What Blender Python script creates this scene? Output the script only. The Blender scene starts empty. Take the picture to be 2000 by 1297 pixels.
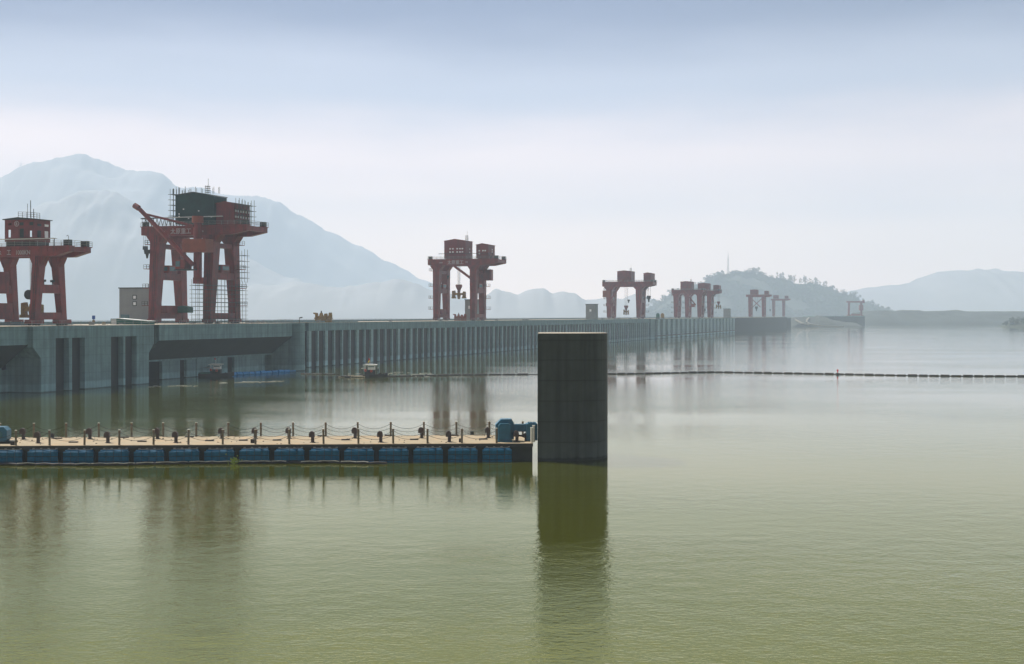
import bpy, math, random
from mathutils import Vector, Matrix, noise
random.seed(7)
R = math.radians
S = bpy.context.scene
COL = S.collection
# ------------------------------------------------------------------ camera
F, HZ, CAMZ = 2600.0, 616.0, 17.0          # focal length in photo pixels, horizon row, eye height
cam = bpy.data.cameras.new("camera"); camo = bpy.data.objects.new("camera", cam); COL.objects.link(camo)
camo.location = (0, 0, CAMZ); camo.rotation_euler = (R(90), 0, 0)
cam.sensor_width = 36; cam.lens = 36 * F / 2000; cam.shift_y = -(648.5 - HZ) / 2000
cam.clip_start = 1; cam.clip_end = 30000
S.camera = camo
# ------------------------------------------------------------------ light
SUN = Vector((-8.7, 7.0, 14.85)).normalized()
SUN_EL = math.asin(SUN.z); SUN_AZ = math.atan2(SUN.x, SUN.y)
W = bpy.data.worlds.new("World"); S.world = W; W.use_nodes = True
nt = W.node_tree; N = nt.nodes; L = nt.links
for n in list(N): N.remove(n)
def nd(tree, t, **kw):
    n = tree.nodes.new(t)
    for k, v in kw.items(): setattr(n, k, v)
    return n
def mth(tree, op, a, b=None, c=None, clamp=False):
    n = tree.nodes.new('ShaderNodeMath'); n.operation = op; n.use_clamp = clamp
    for i, v in enumerate((a, b, c)):
        if v is None: continue
        if isinstance(v, (int, float)): n.inputs[i].default_value = v
        else: tree.links.new(v, n.inputs[i])
    return n.outputs[0]
def mixc(tree, fac, a, b, blend='MIX'):
    n = tree.nodes.new('ShaderNodeMix'); n.data_type = 'RGBA'; n.blend_type = blend
    for sock, v in ((n.inputs[0], fac), (n.inputs[6], a), (n.inputs[7], b)):
        if isinstance(v, (int, float)): sock.default_value = v
        elif isinstance(v, tuple): sock.default_value = v if len(v) == 4 else v + (1,)
        else: tree.links.new(v, sock)
    return n.outputs[2]
def ramp(tree, fac, stops, interp='LINEAR'):
    n = tree.nodes.new('ShaderNodeValToRGB'); cr = n.color_ramp; cr.interpolation = interp
    while len(cr.elements) < len(stops): cr.elements.new(0.5)
    for e, (p, c) in zip(cr.elements, stops):
        e.position = p; e.color = (c, c, c, 1) if isinstance(c, (int, float)) else tuple(c) + (1,)
    tree.links.new(fac, n.inputs[0]); return n.outputs[0]
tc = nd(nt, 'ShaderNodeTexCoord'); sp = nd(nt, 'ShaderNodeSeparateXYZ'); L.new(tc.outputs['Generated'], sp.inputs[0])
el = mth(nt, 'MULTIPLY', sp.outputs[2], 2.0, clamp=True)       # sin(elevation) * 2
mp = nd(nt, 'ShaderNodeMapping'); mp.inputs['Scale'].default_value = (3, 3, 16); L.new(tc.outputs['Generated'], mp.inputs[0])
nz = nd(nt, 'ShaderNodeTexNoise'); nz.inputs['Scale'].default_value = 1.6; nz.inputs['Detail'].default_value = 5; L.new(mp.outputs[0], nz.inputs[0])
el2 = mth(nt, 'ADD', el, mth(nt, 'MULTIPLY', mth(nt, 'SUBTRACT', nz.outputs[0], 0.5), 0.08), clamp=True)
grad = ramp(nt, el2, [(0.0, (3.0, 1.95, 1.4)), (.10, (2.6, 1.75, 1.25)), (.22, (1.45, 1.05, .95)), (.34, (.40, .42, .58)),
                      (.45, (.0, .04, .22)), (.56, (.0, .05, .2)), (.66, (1.15, 1.06, .52)), (.80, (.60, .60, .50)), (1.0, (.32, .36, .42))], 'EASE')  # cream band above the view is added to brighten the water reflections
# brighter towards the sun's side of the sky, dimmer away from it
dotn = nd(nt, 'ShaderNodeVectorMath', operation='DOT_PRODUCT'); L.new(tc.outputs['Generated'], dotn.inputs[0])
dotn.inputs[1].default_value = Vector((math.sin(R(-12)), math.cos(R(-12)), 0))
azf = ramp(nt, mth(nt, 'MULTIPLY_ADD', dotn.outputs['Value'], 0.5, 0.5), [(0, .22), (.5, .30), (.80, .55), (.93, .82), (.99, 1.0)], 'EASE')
sky = nd(nt, 'ShaderNodeTexSky', sky_type='NISHITA'); sky.sun_disc = False
sky.sun_elevation = SUN_EL; sky.sun_rotation = SUN_AZ; sky.dust_density = 4; sky.air_density = 1.2
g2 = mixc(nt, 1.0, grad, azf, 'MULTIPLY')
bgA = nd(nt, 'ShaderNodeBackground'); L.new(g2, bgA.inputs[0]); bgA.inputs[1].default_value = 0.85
bgB = nd(nt, 'ShaderNodeBackground'); L.new(sky.outputs[0], bgB.inputs[0]); bgB.inputs[1].default_value = 0.012
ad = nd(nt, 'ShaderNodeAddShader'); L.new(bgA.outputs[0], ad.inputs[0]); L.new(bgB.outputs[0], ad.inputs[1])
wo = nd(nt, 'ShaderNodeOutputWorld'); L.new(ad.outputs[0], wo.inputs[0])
sl = bpy.data.lights.new("sun", 'SUN'); sl.energy = 5.0; sl.angle = R(0.6); sl.color = (1, .93, .82)
so = bpy.data.objects.new("sun", sl); COL.objects.link(so); so.rotation_euler = SUN.to_track_quat('Z', 'Y').to_euler(); so.location = (0, 0, 300)
S.view_settings.view_transform = 'Standard'; S.view_settings.look = 'None'; S.view_settings.gamma = 1
S.view_settings.exposure = 0.63
S.cycles.volume_bounces = 3; S.cycles.max_bounces = 6; S.cycles.sample_clamp_indirect = 4
S.cycles.use_denoising = True
# ------------------------------------------------------------------ materials
def mat(name, col, rough=.6, metal=0, var=.25, scale=1.0, bump=0, kind=None, spec=.5, alpha=1.0):
    m = bpy.data.materials.new(name); m.use_nodes = True; t = m.node_tree; b = t.nodes['Principled BSDF']
    b.inputs['Roughness'].default_value = rough; b.inputs['Metallic'].default_value = metal
    b.inputs['Specular IOR Level'].default_value = spec
    c = tuple(col)
    co = t.nodes.new('ShaderNodeTexCoord'); n1 = t.nodes.new('ShaderNodeTexNoise'); n1.inputs['Scale'].default_value = scale; n1.inputs['Detail'].default_value = 6
    n1.inputs['Roughness'].default_value = .65
    t.links.new(co.outputs['Object'], n1.inputs[0])
    dark = tuple(x * (1 - var) for x in c); lite = tuple(min(1, x * (1 + var)) for x in c)
    out = ramp(t, n1.outputs[0], [(.3, dark), (.7, lite)])
    if kind in ('concrete', 'pier'):
        sx = t.nodes.new('ShaderNodeSeparateXYZ'); t.links.new(co.outputs['Object'], sx.inputs[0])
        # vertical run-off streaks
        mpp = t.nodes.new('ShaderNodeMapping'); mpp.inputs['Scale'].default_value = (.9, .9, .05); t.links.new(co.outputs['Object'], mpp.inputs[0])
        n2 = t.nodes.new('ShaderNodeTexNoise'); n2.inputs['Scale'].default_value = 1.1; n2.inputs['Detail'].default_value = 5; t.links.new(mpp.outputs[0], n2.inputs[0])
        out = mixc(t, 1.0, out, ramp(t, n2.outputs[0], [(.35, .55 if kind == 'pier' else .74), (.62, 1.1)]), 'MULTIPLY')
        # horizontal pour joints, slightly wobbly
        n3 = t.nodes.new('ShaderNodeTexNoise'); n3.inputs['Scale'].default_value = .12; t.links.new(co.outputs['Object'], n3.inputs[0])
        zz = mth(t, 'ADD', sx.outputs[2], mth(t, 'MULTIPLY', n3.outputs[0], .5))
        fr = mth(t, 'FRACT', mth(t, 'MULTIPLY', zz, .42 if kind == 'pier' else .5))
        out = mixc(t, 1.0, out, ramp(t, fr, [(.0, .5), (.03, .55), (.07, 1.0), (.9, 1.0), (1.0, .85)] if kind == 'pier' else [(.0, .78), (.03, .8), (.07, 1.0), (.9, 1.0), (1.0, .93)]), 'MULTIPLY')
        # pale tide mark near the water
        if kind == 'concrete':
            tz = ramp(t, mth(t, 'DIVIDE', mth(t, 'ADD', sx.outputs[2], mth(t, 'MULTIPLY', n3.outputs[0], .4)), 10, clamp=True),
                      [(.0, .55), (.035, .6), (.045, 1.65), (.20, 1.5), (.215, 1.0), (1, 1.0)])
        else:
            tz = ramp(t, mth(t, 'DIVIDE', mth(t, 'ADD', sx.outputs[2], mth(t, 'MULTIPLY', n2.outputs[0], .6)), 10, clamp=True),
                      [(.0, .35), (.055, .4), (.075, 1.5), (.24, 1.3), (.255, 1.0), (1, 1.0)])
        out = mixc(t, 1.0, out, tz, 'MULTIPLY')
    if kind == 'paint':
        mpp = t.nodes.new('ShaderNodeMapping'); mpp.inputs['Scale'].default_value = (1.6, 1.6, .12); t.links.new(co.outputs['Object'], mpp.inputs[0])
        n2 = t.nodes.new('ShaderNodeTexNoise'); n2.inputs['Scale'].default_value = 1.3; n2.inputs['Detail'].default_value = 7; t.links.new(mpp.outputs[0], n2.inputs[0])
        out = mixc(t, ramp(t, n2.outputs[0], [(.50, 0), (.72, .8)]), out, (c[0]*.32, c[1]*1.0, c[2]*1.2))
    if kind == 'rust':
        n2 = t.nodes.new('ShaderNodeTexNoise'); n2.inputs['Scale'].default_value = 2.2; n2.inputs['Detail'].default_value = 8; t.links.new(co.outputs['Object'], n2.inputs[0])
        out = mixc(t, ramp(t, n2.outputs[0], [(.52, 0), (.66, 1)]), out, (.16, .07, .03))
    if kind == 'deck':
        n2 = t.nodes.new('ShaderNodeTexNoise'); n2.inputs['Scale'].default_value = .6; n2.inputs['Detail'].default_value = 8; t.links.new(co.outputs['Object'], n2.inputs[0])
        out = mixc(t, ramp(t, n2.outputs[0], [(.5, 0), (.75, .55)]), out, (.40, .24, .11))
    t.links.new(out, b.inputs['Base Color'])
    if bump:
        bp = t.nodes.new('ShaderNodeBump'); bp.inputs['Strength'].default_value = bump; bp.inputs['Distance'].default_value = .05
        t.links.new(n1.outputs[0], bp.inputs['Height']); t.links.new(bp.outputs[0], b.inputs['Normal'])
    return m
M = {}
M['conc'] = mat('dam_concrete', (.14, .235, .265), .85, var=.18, scale=.35, kind='concrete', bump=.4)
M['recess_shade'] = mat('recess_shade_steel', (.003, .007, .012), .6, var=.3, scale=.4)  # dark steel made near-black, so the colour carries the shade inside recesses
M['conclow'] = mat('shade_and_dark_concrete', (.018, .03, .032), .85, var=.2, scale=.3)  # dark tone; also holds painted shade on the soffits and joint recesses
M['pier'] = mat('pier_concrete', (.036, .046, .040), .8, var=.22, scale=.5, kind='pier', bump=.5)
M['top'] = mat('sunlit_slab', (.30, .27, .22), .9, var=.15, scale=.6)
M['rib'] = mat('skylit_rib_concrete', (.26, .39, .43), .85, var=.15, scale=.5, kind='concrete')  # lighter copy of the dam concrete, skylight on the ribs put into colour
M['hut'] = mat('grey_render', (.22, .235, .245), .9, var=.12, scale=.3, kind=None)
M['red'] = mat('crane_red_paint', (.165, .009, .008), .5, var=.4, scale=.45, kind='paint')
M['red2'] = mat('crane_house_paint', (.15, .011, .015), .6, var=.35, scale=.5, kind='paint')
M['orange'] = mat('orange_paint', (.20, .035, .012), .55, var=.2, scale=.5)
M['net'] = mat('green_netting', (.005, .035, .035), .9, var=.45, scale=.45)
M['dark'] = mat('dark_steel', (.01,.012,.012), .6, var=.3, scale=2)
M['steel'] = mat('grey_steel', (.25, .26, .26), .5, metal=.3, var=.2, scale=2)
M['pale'] = mat('pale_roofing', (.55, .58, .58), .5, var=.1, scale=2)
M['glass'] = mat('cab_glass', (.03, .12, .15), .12, var=.2, scale=2)
M['pane'] = mat('pale_pane', (.75, .77, .8), .3, var=.05, scale=2)
M['yellow'] = mat('yellow_paint', (.22, .13, .02), .6, var=.35, scale=1.5, kind='rust')
M['scaf'] = mat('scaffold_tube', (.03, .045, .04), .6, var=.3, scale=2)
M['green'] = mat('green_sheet', (.02, .11, .085), .7, var=.25, scale=1)
M['white'] = mat('white_paint', (.72, .73, .72), .5, var=.1, scale=1)
M['letter'] = mat('lettering_paint', (.38, .34, .36), .6, var=.1, scale=2)
M['deck'] = mat('pontoon_concrete', (.30, .245, .165), .9, var=.15, scale=1.2, kind='deck', bump=.3)
M['hull'] = mat('pontoon_hull', (.015, .018, .014), .8, var=.3, scale=1)
M['float'] = mat('blue_float_plastic', (.0005, .085, .175), .6, var=.35, scale=1.6, spec=.2)
M['bluep'] = mat('blue_machine_paint', (.003, .10, .18), .4, var=.2, scale=1.5)
M['post'] = mat('galvanised_post', (.14, .12, .08), .6, metal=.1, var=.3, scale=3, kind='rust')
M['postw'] = mat('white_post', (.66, .66, .60), .6, var=.1, scale=3)
M['rubber'] = mat('black_rubber', (.022, .018, .017), .7, var=.4, scale=3)
M['vent'] = mat('vent_pipe_paint', (.05, .03, .025), .6, var=.4, scale=3)
M['bfloat'] = mat('boom_float_blue', (.005,.22,.55), .5, var=.2, scale=.8)
M['ring'] = mat('life_ring_orange', (.8, .10, .03), .5, var=.1, scale=3)
M['rflag'] = mat('flag_red', (.6, .02, .02), .8, var=.1, scale=3)
M['yflag'] = mat('flag_yellow', (.8, .6, .03), .8, var=.1, scale=3)
M['skin'] = mat('skin', (.32, .18, .12), .6, var=.1, scale=8)
M['cloth'] = mat('dark_cloth', (.03, .03, .045), .9, var=.2, scale=8)
M['bamboo'] = mat('driftwood', (.34, .30, .22), .9, var=.5, scale=3)
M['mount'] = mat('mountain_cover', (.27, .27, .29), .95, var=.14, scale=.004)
M['hill'] = mat('hill_grass', (.03, .04, .026), .95, var=.5, scale=.02)
M['bank'] = mat('bank_earth', (.035, .045, .042), .95, var=.45, scale=.02)
M['leaf'] = mat('foliage', (.02, .04, .012), .9, var=.5, scale=.08)
M['leafp'] = mat('bare_twigs', (.14, .12, .09), .9, var=.4, scale=.3)
M['trunk'] = mat('bark', (.10, .08, .06), .9, var=.3, scale=1)
M['road'] = mat('pale_road_concrete', (.20, .19, .17), .9, var=.12, scale=.1)
M['foam'] = mat('foam', (.75, .75, .70), .8, var=.15, scale=1.0)
M['bsign'] = mat('sign_blue', (.01, .08, .35), .5, var=.1, scale=3)
M['plast'] = mat('hose_glint_pale', (.55, .55, .5), .5, var=.4, scale=2)  # pale colour for the painted glints along the hose
# ------------------------------------------------------------------ mesh helper
class MB:
    def __init__(s): s.v = []; s.f = []
    def hexa(s, p):       # 4 bottom (ccw) + 4 top
        i = len(s.v); s.v += [tuple(q) for q in p]
        s.f += [(i+3, i+2, i+1, i), (i+4, i+5, i+6, i+7), (i, i+1, i+5, i+4), (i+1, i+2, i+6, i+5), (i+2, i+3, i+7, i+6), (i+3, i, i+4, i+7)]
        return s
    def box(s, x0, x1, y0, y1, z0, z1):
        return s.hexa([(x0, y0, z0), (x1, y0, z0), (x1, y1, z0), (x0, y1, z0), (x0, y0, z1), (x1, y0, z1), (x1, y1, z1), (x0, y1, z1)])
    def taper(s, p0, w0, p1, w1):
        a = [(p0[0]+i*w0[0]/2, p0[1]+j*w0[1]/2, p0[2]) for i, j in ((-1, -1), (1, -1), (1, 1), (-1, 1))]
        b = [(p1[0]+i*w1[0]/2, p1[1]+j*w1[1]/2, p1[2]) for i, j in ((-1, -1), (1, -1), (1, 1), (-1, 1))]
        return s.hexa(a + b)
    def tube(s, p, q, r, n=6, r2=None, caps=True):
        p = Vector(p); q = Vector(q); d = q - p
        if d.length < 1e-6: return s
        r2 = r if r2 is None else r2
        z = d.normalized(); x = z.orthogonal().normalized(); y = z.cross(x)
        i = len(s.v)
        for c, rr in ((p, r), (q, r2)):
            for k in range(n):
                a = 2*math.pi*k/n; s.v.append(tuple(c + x*(rr*math.cos(a)) + y*(rr*math.sin(a))))
        for k in range(n): s.f.append((i+k, i+(k+1) % n, i+n+(k+1) % n, i+n+k))
        if caps: s.f.append(tuple(i+k for k in reversed(range(n)))); s.f.append(tuple(i+n+k for k in range(n)))
        return s
    def bar(s, p, q, w, h):
        p = Vector(p); q = Vector(q); z = (q-p).normalized(); up = Vector((0, 0, 1))
        if abs(z.z) > .95: up = Vector((0, 1, 0))
        x = z.cross(up).normalized()*w/2; y = x.cross(z).normalized()*h/2
        return s.hexa([p-x-y, p+x-y, p+x+y, p-x+y, q-x-y, q+x-y, q+x+y, q-x+y])
    def prism(s, poly, z0, z1, axis='z'):
        n = len(poly); i = len(s.v)
        def P(a, b, c): return {'z': (a, b, c), 'x': (c, a, b), 'y': (a, c, b)}[axis]
        for c in (z0, z1):
            for a, b in poly: s.v.append(P(a, b, c))
        s.f.append(tuple(i+k for k in reversed(range(n)))); s.f.append(tuple(i+n+k for k in range(n)))
        for k in range(n): s.f.append((i+k, i+(k+1) % n, i+n+(k+1) % n, i+n+k))
        return s
    def quad(s, a, b, c, d):
        i = len(s.v); s.v += [tuple(a), tuple(b), tuple(c), tuple(d)]; s.f.append((i, i+1, i+2, i+3)); return s
    def path(s, pts, r, n=5):
        for a, b in zip(pts, pts[1:]): s.tube(a, b, r, n)
        return s
    def wall(s, x0, x1, z0, z1, y0, y1, holes):       # a wall in x/z with rectangular holes (x0,x1,z0,z1)
        xs = sorted({x0, x1, *[h[0] for h in holes], *[h[1] for h in holes]}); zs = sorted({z0, z1, *[h[2] for h in holes], *[h[3] for h in holes]})
        for a, b in zip(xs, xs[1:]):
            run = None
            for c, d in zip(zs, zs[1:]):
                mx, mz = (a+b)/2, (c+d)/2
                if any(h[0] < mx < h[1] and h[2] < mz < h[3] for h in holes): continue
                s.box(a, b, y0, y1, c, d)
        return s
    def rail(s, pts, h=1.1, post=1.8, r=.04, rows=2):
        for a, b in zip(pts, pts[1:]):
            a = Vector(a); b = Vector(b); n = max(1, round((b-a).length/post))
            for k in range(n+1):
                p = a.lerp(b, k/n); s.tube(p, p+Vector((0, 0, h)), r, 4, caps=False)
            for j in range(rows): 
                o = Vector((0, 0, h*(j+1)/rows)); s.tube(a+o, b+o, r, 4, caps=False)
        return s
    def build(s, name, m, parent=None, smooth=False, label=None):
        me = bpy.data.meshes.new(name); me.from_pydata([tuple(v) for v in s.v], [], s.f); me.update()
        import bmesh
        bm = bmesh.new(); bm.from_mesh(me); bmesh.ops.recalc_face_normals(bm, faces=bm.faces); bm.to_mesh(me); bm.free()
        me.materials.append(M[m] if isinstance(m, str) else m)
        if smooth:
            for p in me.polygons: p.use_smooth = True
        o = bpy.data.objects.new(name, me); COL.objects.link(o)
        if parent: o.parent = parent
        if label: o['label'] = label
        return o
def tag(o, label=None, cat=None, group=None, kind=None):
    if label: o['label'] = label
    if cat: o['category'] = cat
    if group: o['group'] = group
    if kind: o['kind'] = kind
    return o
def empty(name, loc=(0, 0, 0), rz=0, **kw):
    o = bpy.data.objects.new(name, None); COL.objects.link(o); o.location = loc; o.rotation_euler = (0, 0, rz); o.empty_display_size = .5
    return tag(o, **kw)
def dup(o, parent=None, **kw):
    c = o.copy(); COL.objects.link(c); c.parent = parent
    for ch in [x for x in list(COL.objects) if x.parent == o]: dup(ch, c)
    return tag(c, **kw)
def text(s_, size, loc, parent, name='lettering', m='letter', sx=1.0, ext=.02):
    cu = bpy.data.curves.new(name, 'FONT'); cu.body = s_; cu.size = size; cu.align_x = 'LEFT'; cu.offset = size*.012; cu.extrude = ext
    tmp = bpy.data.objects.new(name, cu); COL.objects.link(tmp)
    bpy.context.view_layer.update()
    me = bpy.data.meshes.new_from_object(tmp.evaluated_get(bpy.context.evaluated_depsgraph_get()))
    bpy.data.objects.remove(tmp); me.materials.clear(); me.materials.append(M[m])
    o = bpy.data.objects.new(name, me); COL.objects.link(o); o.parent = parent; o.location = loc; o.rotation_euler = (R(90), 0, 0); o.scale = (sx, 1, 1)
    return o
def wpt(px, d, z=0.0): return Vector(((px-1000)/F*d, d, z))
def wl(px, py): return wpt(px, CAMZ*F/(py-HZ))          # a point on the water seen at that place of the photo
ORD = ['first', 'second', 'third', 'fourth', 'fifth', 'sixth', 'seventh', 'eighth', 'ninth', 'tenth', 'eleventh', 'twelfth', 'thirteenth', 'fourteenth', 'fifteenth', 'sixteenth', 'seventeenth', 'eighteenth']
# ------------------------------------------------------------------ water
def water():
    m = bpy.data.materials.new('lake_water'); m.use_nodes = True; t = m.node_tree; b = t.nodes['Principled BSDF']
    co = t.nodes.new('ShaderNodeTexCoord')
    def nz(scale, sc, det, rot=0, rough=.5):
        mp = t.nodes.new('ShaderNodeMapping'); mp.inputs['Scale'].default_value = sc; mp.inputs['Rotation'].default_value = (0, 0, R(rot)); t.links.new(co.outputs['Object'], mp.inputs[0])
        n = t.nodes.new('ShaderNodeTexNoise'); n.inputs['Scale'].default_value = scale; n.inputs['Detail'].default_value = det; n.inputs['Roughness'].default_value = rough
        t.links.new(mp.outputs[0], n.inputs[0]); return n.outputs[0]
    fine = nz(2.3, (.9, 1.25, 1), 3, 8, .55); mid = nz(.38, (1.0, 1.15, 1), 2, -10); patch = nz(.016, (.5, 1.3, 1), 3, 12)
    pf = ramp(t, patch, [(.38, .30), (.60, 1.0)])
    h = mth(t, 'ADD', mth(t, 'MULTIPLY', fine, .20), mth(t, 'MULTIPLY', mid, .36))
    h = mth(t, 'MULTIPLY', h, pf)
    sy = t.nodes.new('ShaderNodeSeparateXYZ'); t.links.new(co.outputs['Object'], sy.inputs[0])
    lee = ramp(t, mth(t, 'DIVIDE', sy.outputs[1], 400, clamp=True), [(.15, 1.0), (.23, .85), (.28, .55), (.36, .22), (.44, .30), (.62, .55), (1.0, .4)], 'EASE')   # sheltered water along the walkway
    h = mth(t, 'MULTIPLY', h, lee)
    bp = t.nodes.new('ShaderNodeBump'); bp.inputs['Strength'].default_value = .55; bp.inputs['Distance'].default_value = .45
    t.links.new(h, bp.inputs['Height']); t.nodes.remove(b)
    df = t.nodes.new('ShaderNodeBsdfDiffuse'); df.inputs[0].default_value = (.042, .047, .002, 1)
    gl = t.nodes.new('ShaderNodeBsdfGlossy'); gl.inputs['Roughness'].default_value = .02; t.links.new(bp.outputs[0], gl.inputs['Normal'])
    fn = t.nodes.new('ShaderNodeFresnel'); fn.inputs[0].default_value = 1.9; t.links.new(bp.outputs[0], fn.inputs['Normal'])
    t.links.new(ramp(t, fn.outputs[0], [(.08, (1.0, .96, .32)), (.38, (1.0, .97, .62)), (.75, (1, 1, 1))]), gl.inputs[0])
    mx = t.nodes.new('ShaderNodeMixShader'); t.links.new(fn.outputs[0], mx.inputs[0]); t.links.new(df.outputs[0], mx.inputs[1]); t.links.new(gl.outputs[0], mx.inputs[2])
    t.links.new(mx.outputs[0], t.nodes['Material Output'].inputs['Surface'])
    mb = MB(); mb.quad((-7200, -400, 0), (7200, -400, 0), (7200, 11500, 0), (-7200, 11500, 0))
    o = mb.build('water', m); tag(o, 'calm green lake water with small ripples and reflections', None, None, 'structure')
water()
# ------------------------------------------------------------------ dam
DROT = math.atan2(-.308, .951)
U = Vector((.308, .951, 0)); Nn = Vector((.951, -.308, 0)); P0 = Vector((-64.1, 442, 0))
CR = 14.6
def a_at(px, b=0.0):
    t = (px-1000)/F; q = P0 + Nn*b
    return (t*q.y - q.x)/(U.x - t*U.y)
def dloc(a, b, z=CR): return P0 + U*a + Nn*b + Vector((0, 0, z))
dam = empty('dam', P0, DROT, label='long grey concrete dam with red gantry cranes along its crest', cat='dam')
PB, BB, WB = 9.2, 8.0, 1.0      # pier front, crest beam front, back wall of the bays
aL = a_at(-260, PB)
# big pier with two pairs of gate slots
a0, a1 = a_at(65, PB), a_at(301, PB); l0, l1 = a_at(80, PB), a_at(291, PB)
def slot_pier(a0, a1, l0, l1, slots, ztop=11.9):
    mb = MB(); e = [l0] + [x for s_ in slots for x in s_] + [l1]
    cols = list(zip(e[0::2], e[1::2]))
    for i, (p, q) in enumerate(cols):
        if i == 0: mb.prism([(q, -3), (q, ztop), (a0, ztop), (a0, 10.0), (p, 7.6), (p, -3)], WB-1, PB, 'x')
        elif i == len(cols)-1: mb.prism([(p, -3), (q, -3), (q, 7.6), (a1, 10.0), (a1, ztop), (p, ztop)], WB-1, PB, 'x')
        else: mb.box(WB-1, PB, p, q, -3, ztop)
    mb.box(WB-1, PB, a0, a1, ztop, CR)
    o = mb.build('spillway_pier', 'conc', dam)
    for p, q in slots: MB().box(PB-2.0, PB-1.4, p, q, -3, ztop).build('slot_shade_gate', 'recess_shade', dam)  # near-black panels paint the depth shade of the slots
slot_pier(a0, a1, l0, l1, [(a_at(109, PB), a_at(135, PB)), (a_at(141, PB), a_at(166, PB)), (a_at(217, PB), a_at(241, PB)), (a_at(245, PB), a_at(267, PB))])
def bay(s, e, first=False):
    mb = MB(); mb.prism([(BB, CR), (BB, 10.6), (WB, 5.4), (WB, 4.9), (WB-2, 4.9), (WB-2, CR)], 0, 1, 'y')
    # extrude the crest beam with its sloping underside along the dam
    mb.v = [(x, (s if y == 0 else e), z) for x, y, z in mb.v]
    mb.build('crest_beam', 'conc', dam)
c0 = a_at(311, BB); c1 = a_at(571, BB)
bay(aL, a0-.02); bay(c0, c1)
# underside shade is put in as colour: a thin dark lining plate 3 cm proud of the slope
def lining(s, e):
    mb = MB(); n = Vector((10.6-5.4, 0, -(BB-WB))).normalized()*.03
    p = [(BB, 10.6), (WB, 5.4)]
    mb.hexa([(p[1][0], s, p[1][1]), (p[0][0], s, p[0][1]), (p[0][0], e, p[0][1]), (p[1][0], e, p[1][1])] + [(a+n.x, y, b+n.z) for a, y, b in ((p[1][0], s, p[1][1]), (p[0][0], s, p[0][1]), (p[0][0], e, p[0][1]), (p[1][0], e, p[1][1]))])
    mb.build('soffit_shade_plate', 'conclow', dam)
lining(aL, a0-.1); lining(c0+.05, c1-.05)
mb = MB(); mb.box(BB-1.5, BB-1.2, a1-.5, c0+.3, 8.8, CR-.01); mb.build('joint_wall', 'conclow', dam)
# back wall of the bays: lighter panels and dark slots between
def panels(lst):
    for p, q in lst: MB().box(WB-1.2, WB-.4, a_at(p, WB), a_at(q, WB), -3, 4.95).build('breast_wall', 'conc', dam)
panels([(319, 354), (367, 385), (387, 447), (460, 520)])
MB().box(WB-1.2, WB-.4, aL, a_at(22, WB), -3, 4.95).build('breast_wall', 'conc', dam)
mb = MB(); mb.box(WB-5, WB-4.4, aL, c1+2, -3, CR-.3); mb.build('bay_shade_gate', 'recess_shade', dam)  # dark sheet standing in for the shade behind the bay panels
# round nosed end pier
e0 = a_at(572, BB); yc = e0+2.4
mb = MB(); mb.box(-6, BB+.2, e0, e0+4.8, -3, CR)
mb.prism([(BB+.2+2.4*math.sin(R(t)), yc-2.4*math.cos(R(t))) for t in range(0, 181, 10)], -3, CR-.003, 'z')
mb.build('round_pier', 'conc', dam)
mb = MB(); mb.tube((BB+1, yc, CR), (BB+1, yc, CR+1.6), .08); mb.bar((BB+1, yc, CR+1.6), (BB+2, yc, CR+1.8), .35, .3); mb.build('crest_lamp', 'dark', dam)
# powerhouse intake: lintel, back racks darkened for recess shade, ribs
s0 = a_at(603); s1 = a_at(1268)
mb = MB(); mb.box(-6, 0, s0, s1, 11.9, CR); mb.build('intake_lintel', 'conc', dam)
mb = MB(); mb.box(-6, -.75, s0+.02, s1, -3, 11.88); mb.build('recess_shade_rack', 'recess_shade', dam)
A638, A727 = a_at(638), a_at(727); pitch = (A727-A638)/6
k = -2; a = A638-2*pitch
base_rib = {}
while a < s1-1:
    w = 1.9 if k % 6 in (0, 4) else .85
    if k == -2: a = s0+.95
    key = w
    if key not in base_rib:
        o = MB().box(-.74, .0, -w/2, w/2, -3, 11.88).build('intake_rib', 'rib', dam); base_rib[key] = o
    else:
        o = base_rib[key].copy(); COL.objects.link(o); o.parent = dam
    o.location = (-.003, a if k != -2 else s0+.95, 0)
    k += 1; a = A638 + k*pitch
# small dark recess block beside the round pier
mb = MB(); mb.box(-6, -2.6, e0+4.8, s0, -3, CR-.02); mb.build('joint_block', 'conclow', dam)
# far section: wide ribs and a ledge
t1 = a_at(1436)
mb = MB(); mb.box(-6, 1.0, s1, s1+14, -3, CR); mb.build('end_pier', 'conc', dam)
mb = MB(); mb.box(-6, -1.2, s1+14, t1, -3, CR-.6); mb.build('recessed_wall', 'recess_shade', dam)
mb = MB(); mb.box(-6, 1.0, s1+14, t1, CR-.6, CR); mb.build('crest_slab_edge', 'conc', dam)
mb = MB(); mb.box(-1.2, 1.6, s1+14, t1, 1.9, 2.5); mb.build('water_ledge', 'dark', dam)
a = s1+24; first = None
while a < t1-8:
    if first is None: o = first = MB().box(-1.19, 1.0, 0, 9.5, -3, CR-.61).build('buttress', 'rib', dam)
    else: o = first.copy(); COL.objects.link(o); o.parent = dam
    o.location = (0, a, 0); a += 19.2
t2 = a_at(1541)
mb = MB(); mb.box(-8, -3, t1, t2, -3, CR); mb.build('far_wall', 'conclow', dam)
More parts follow.
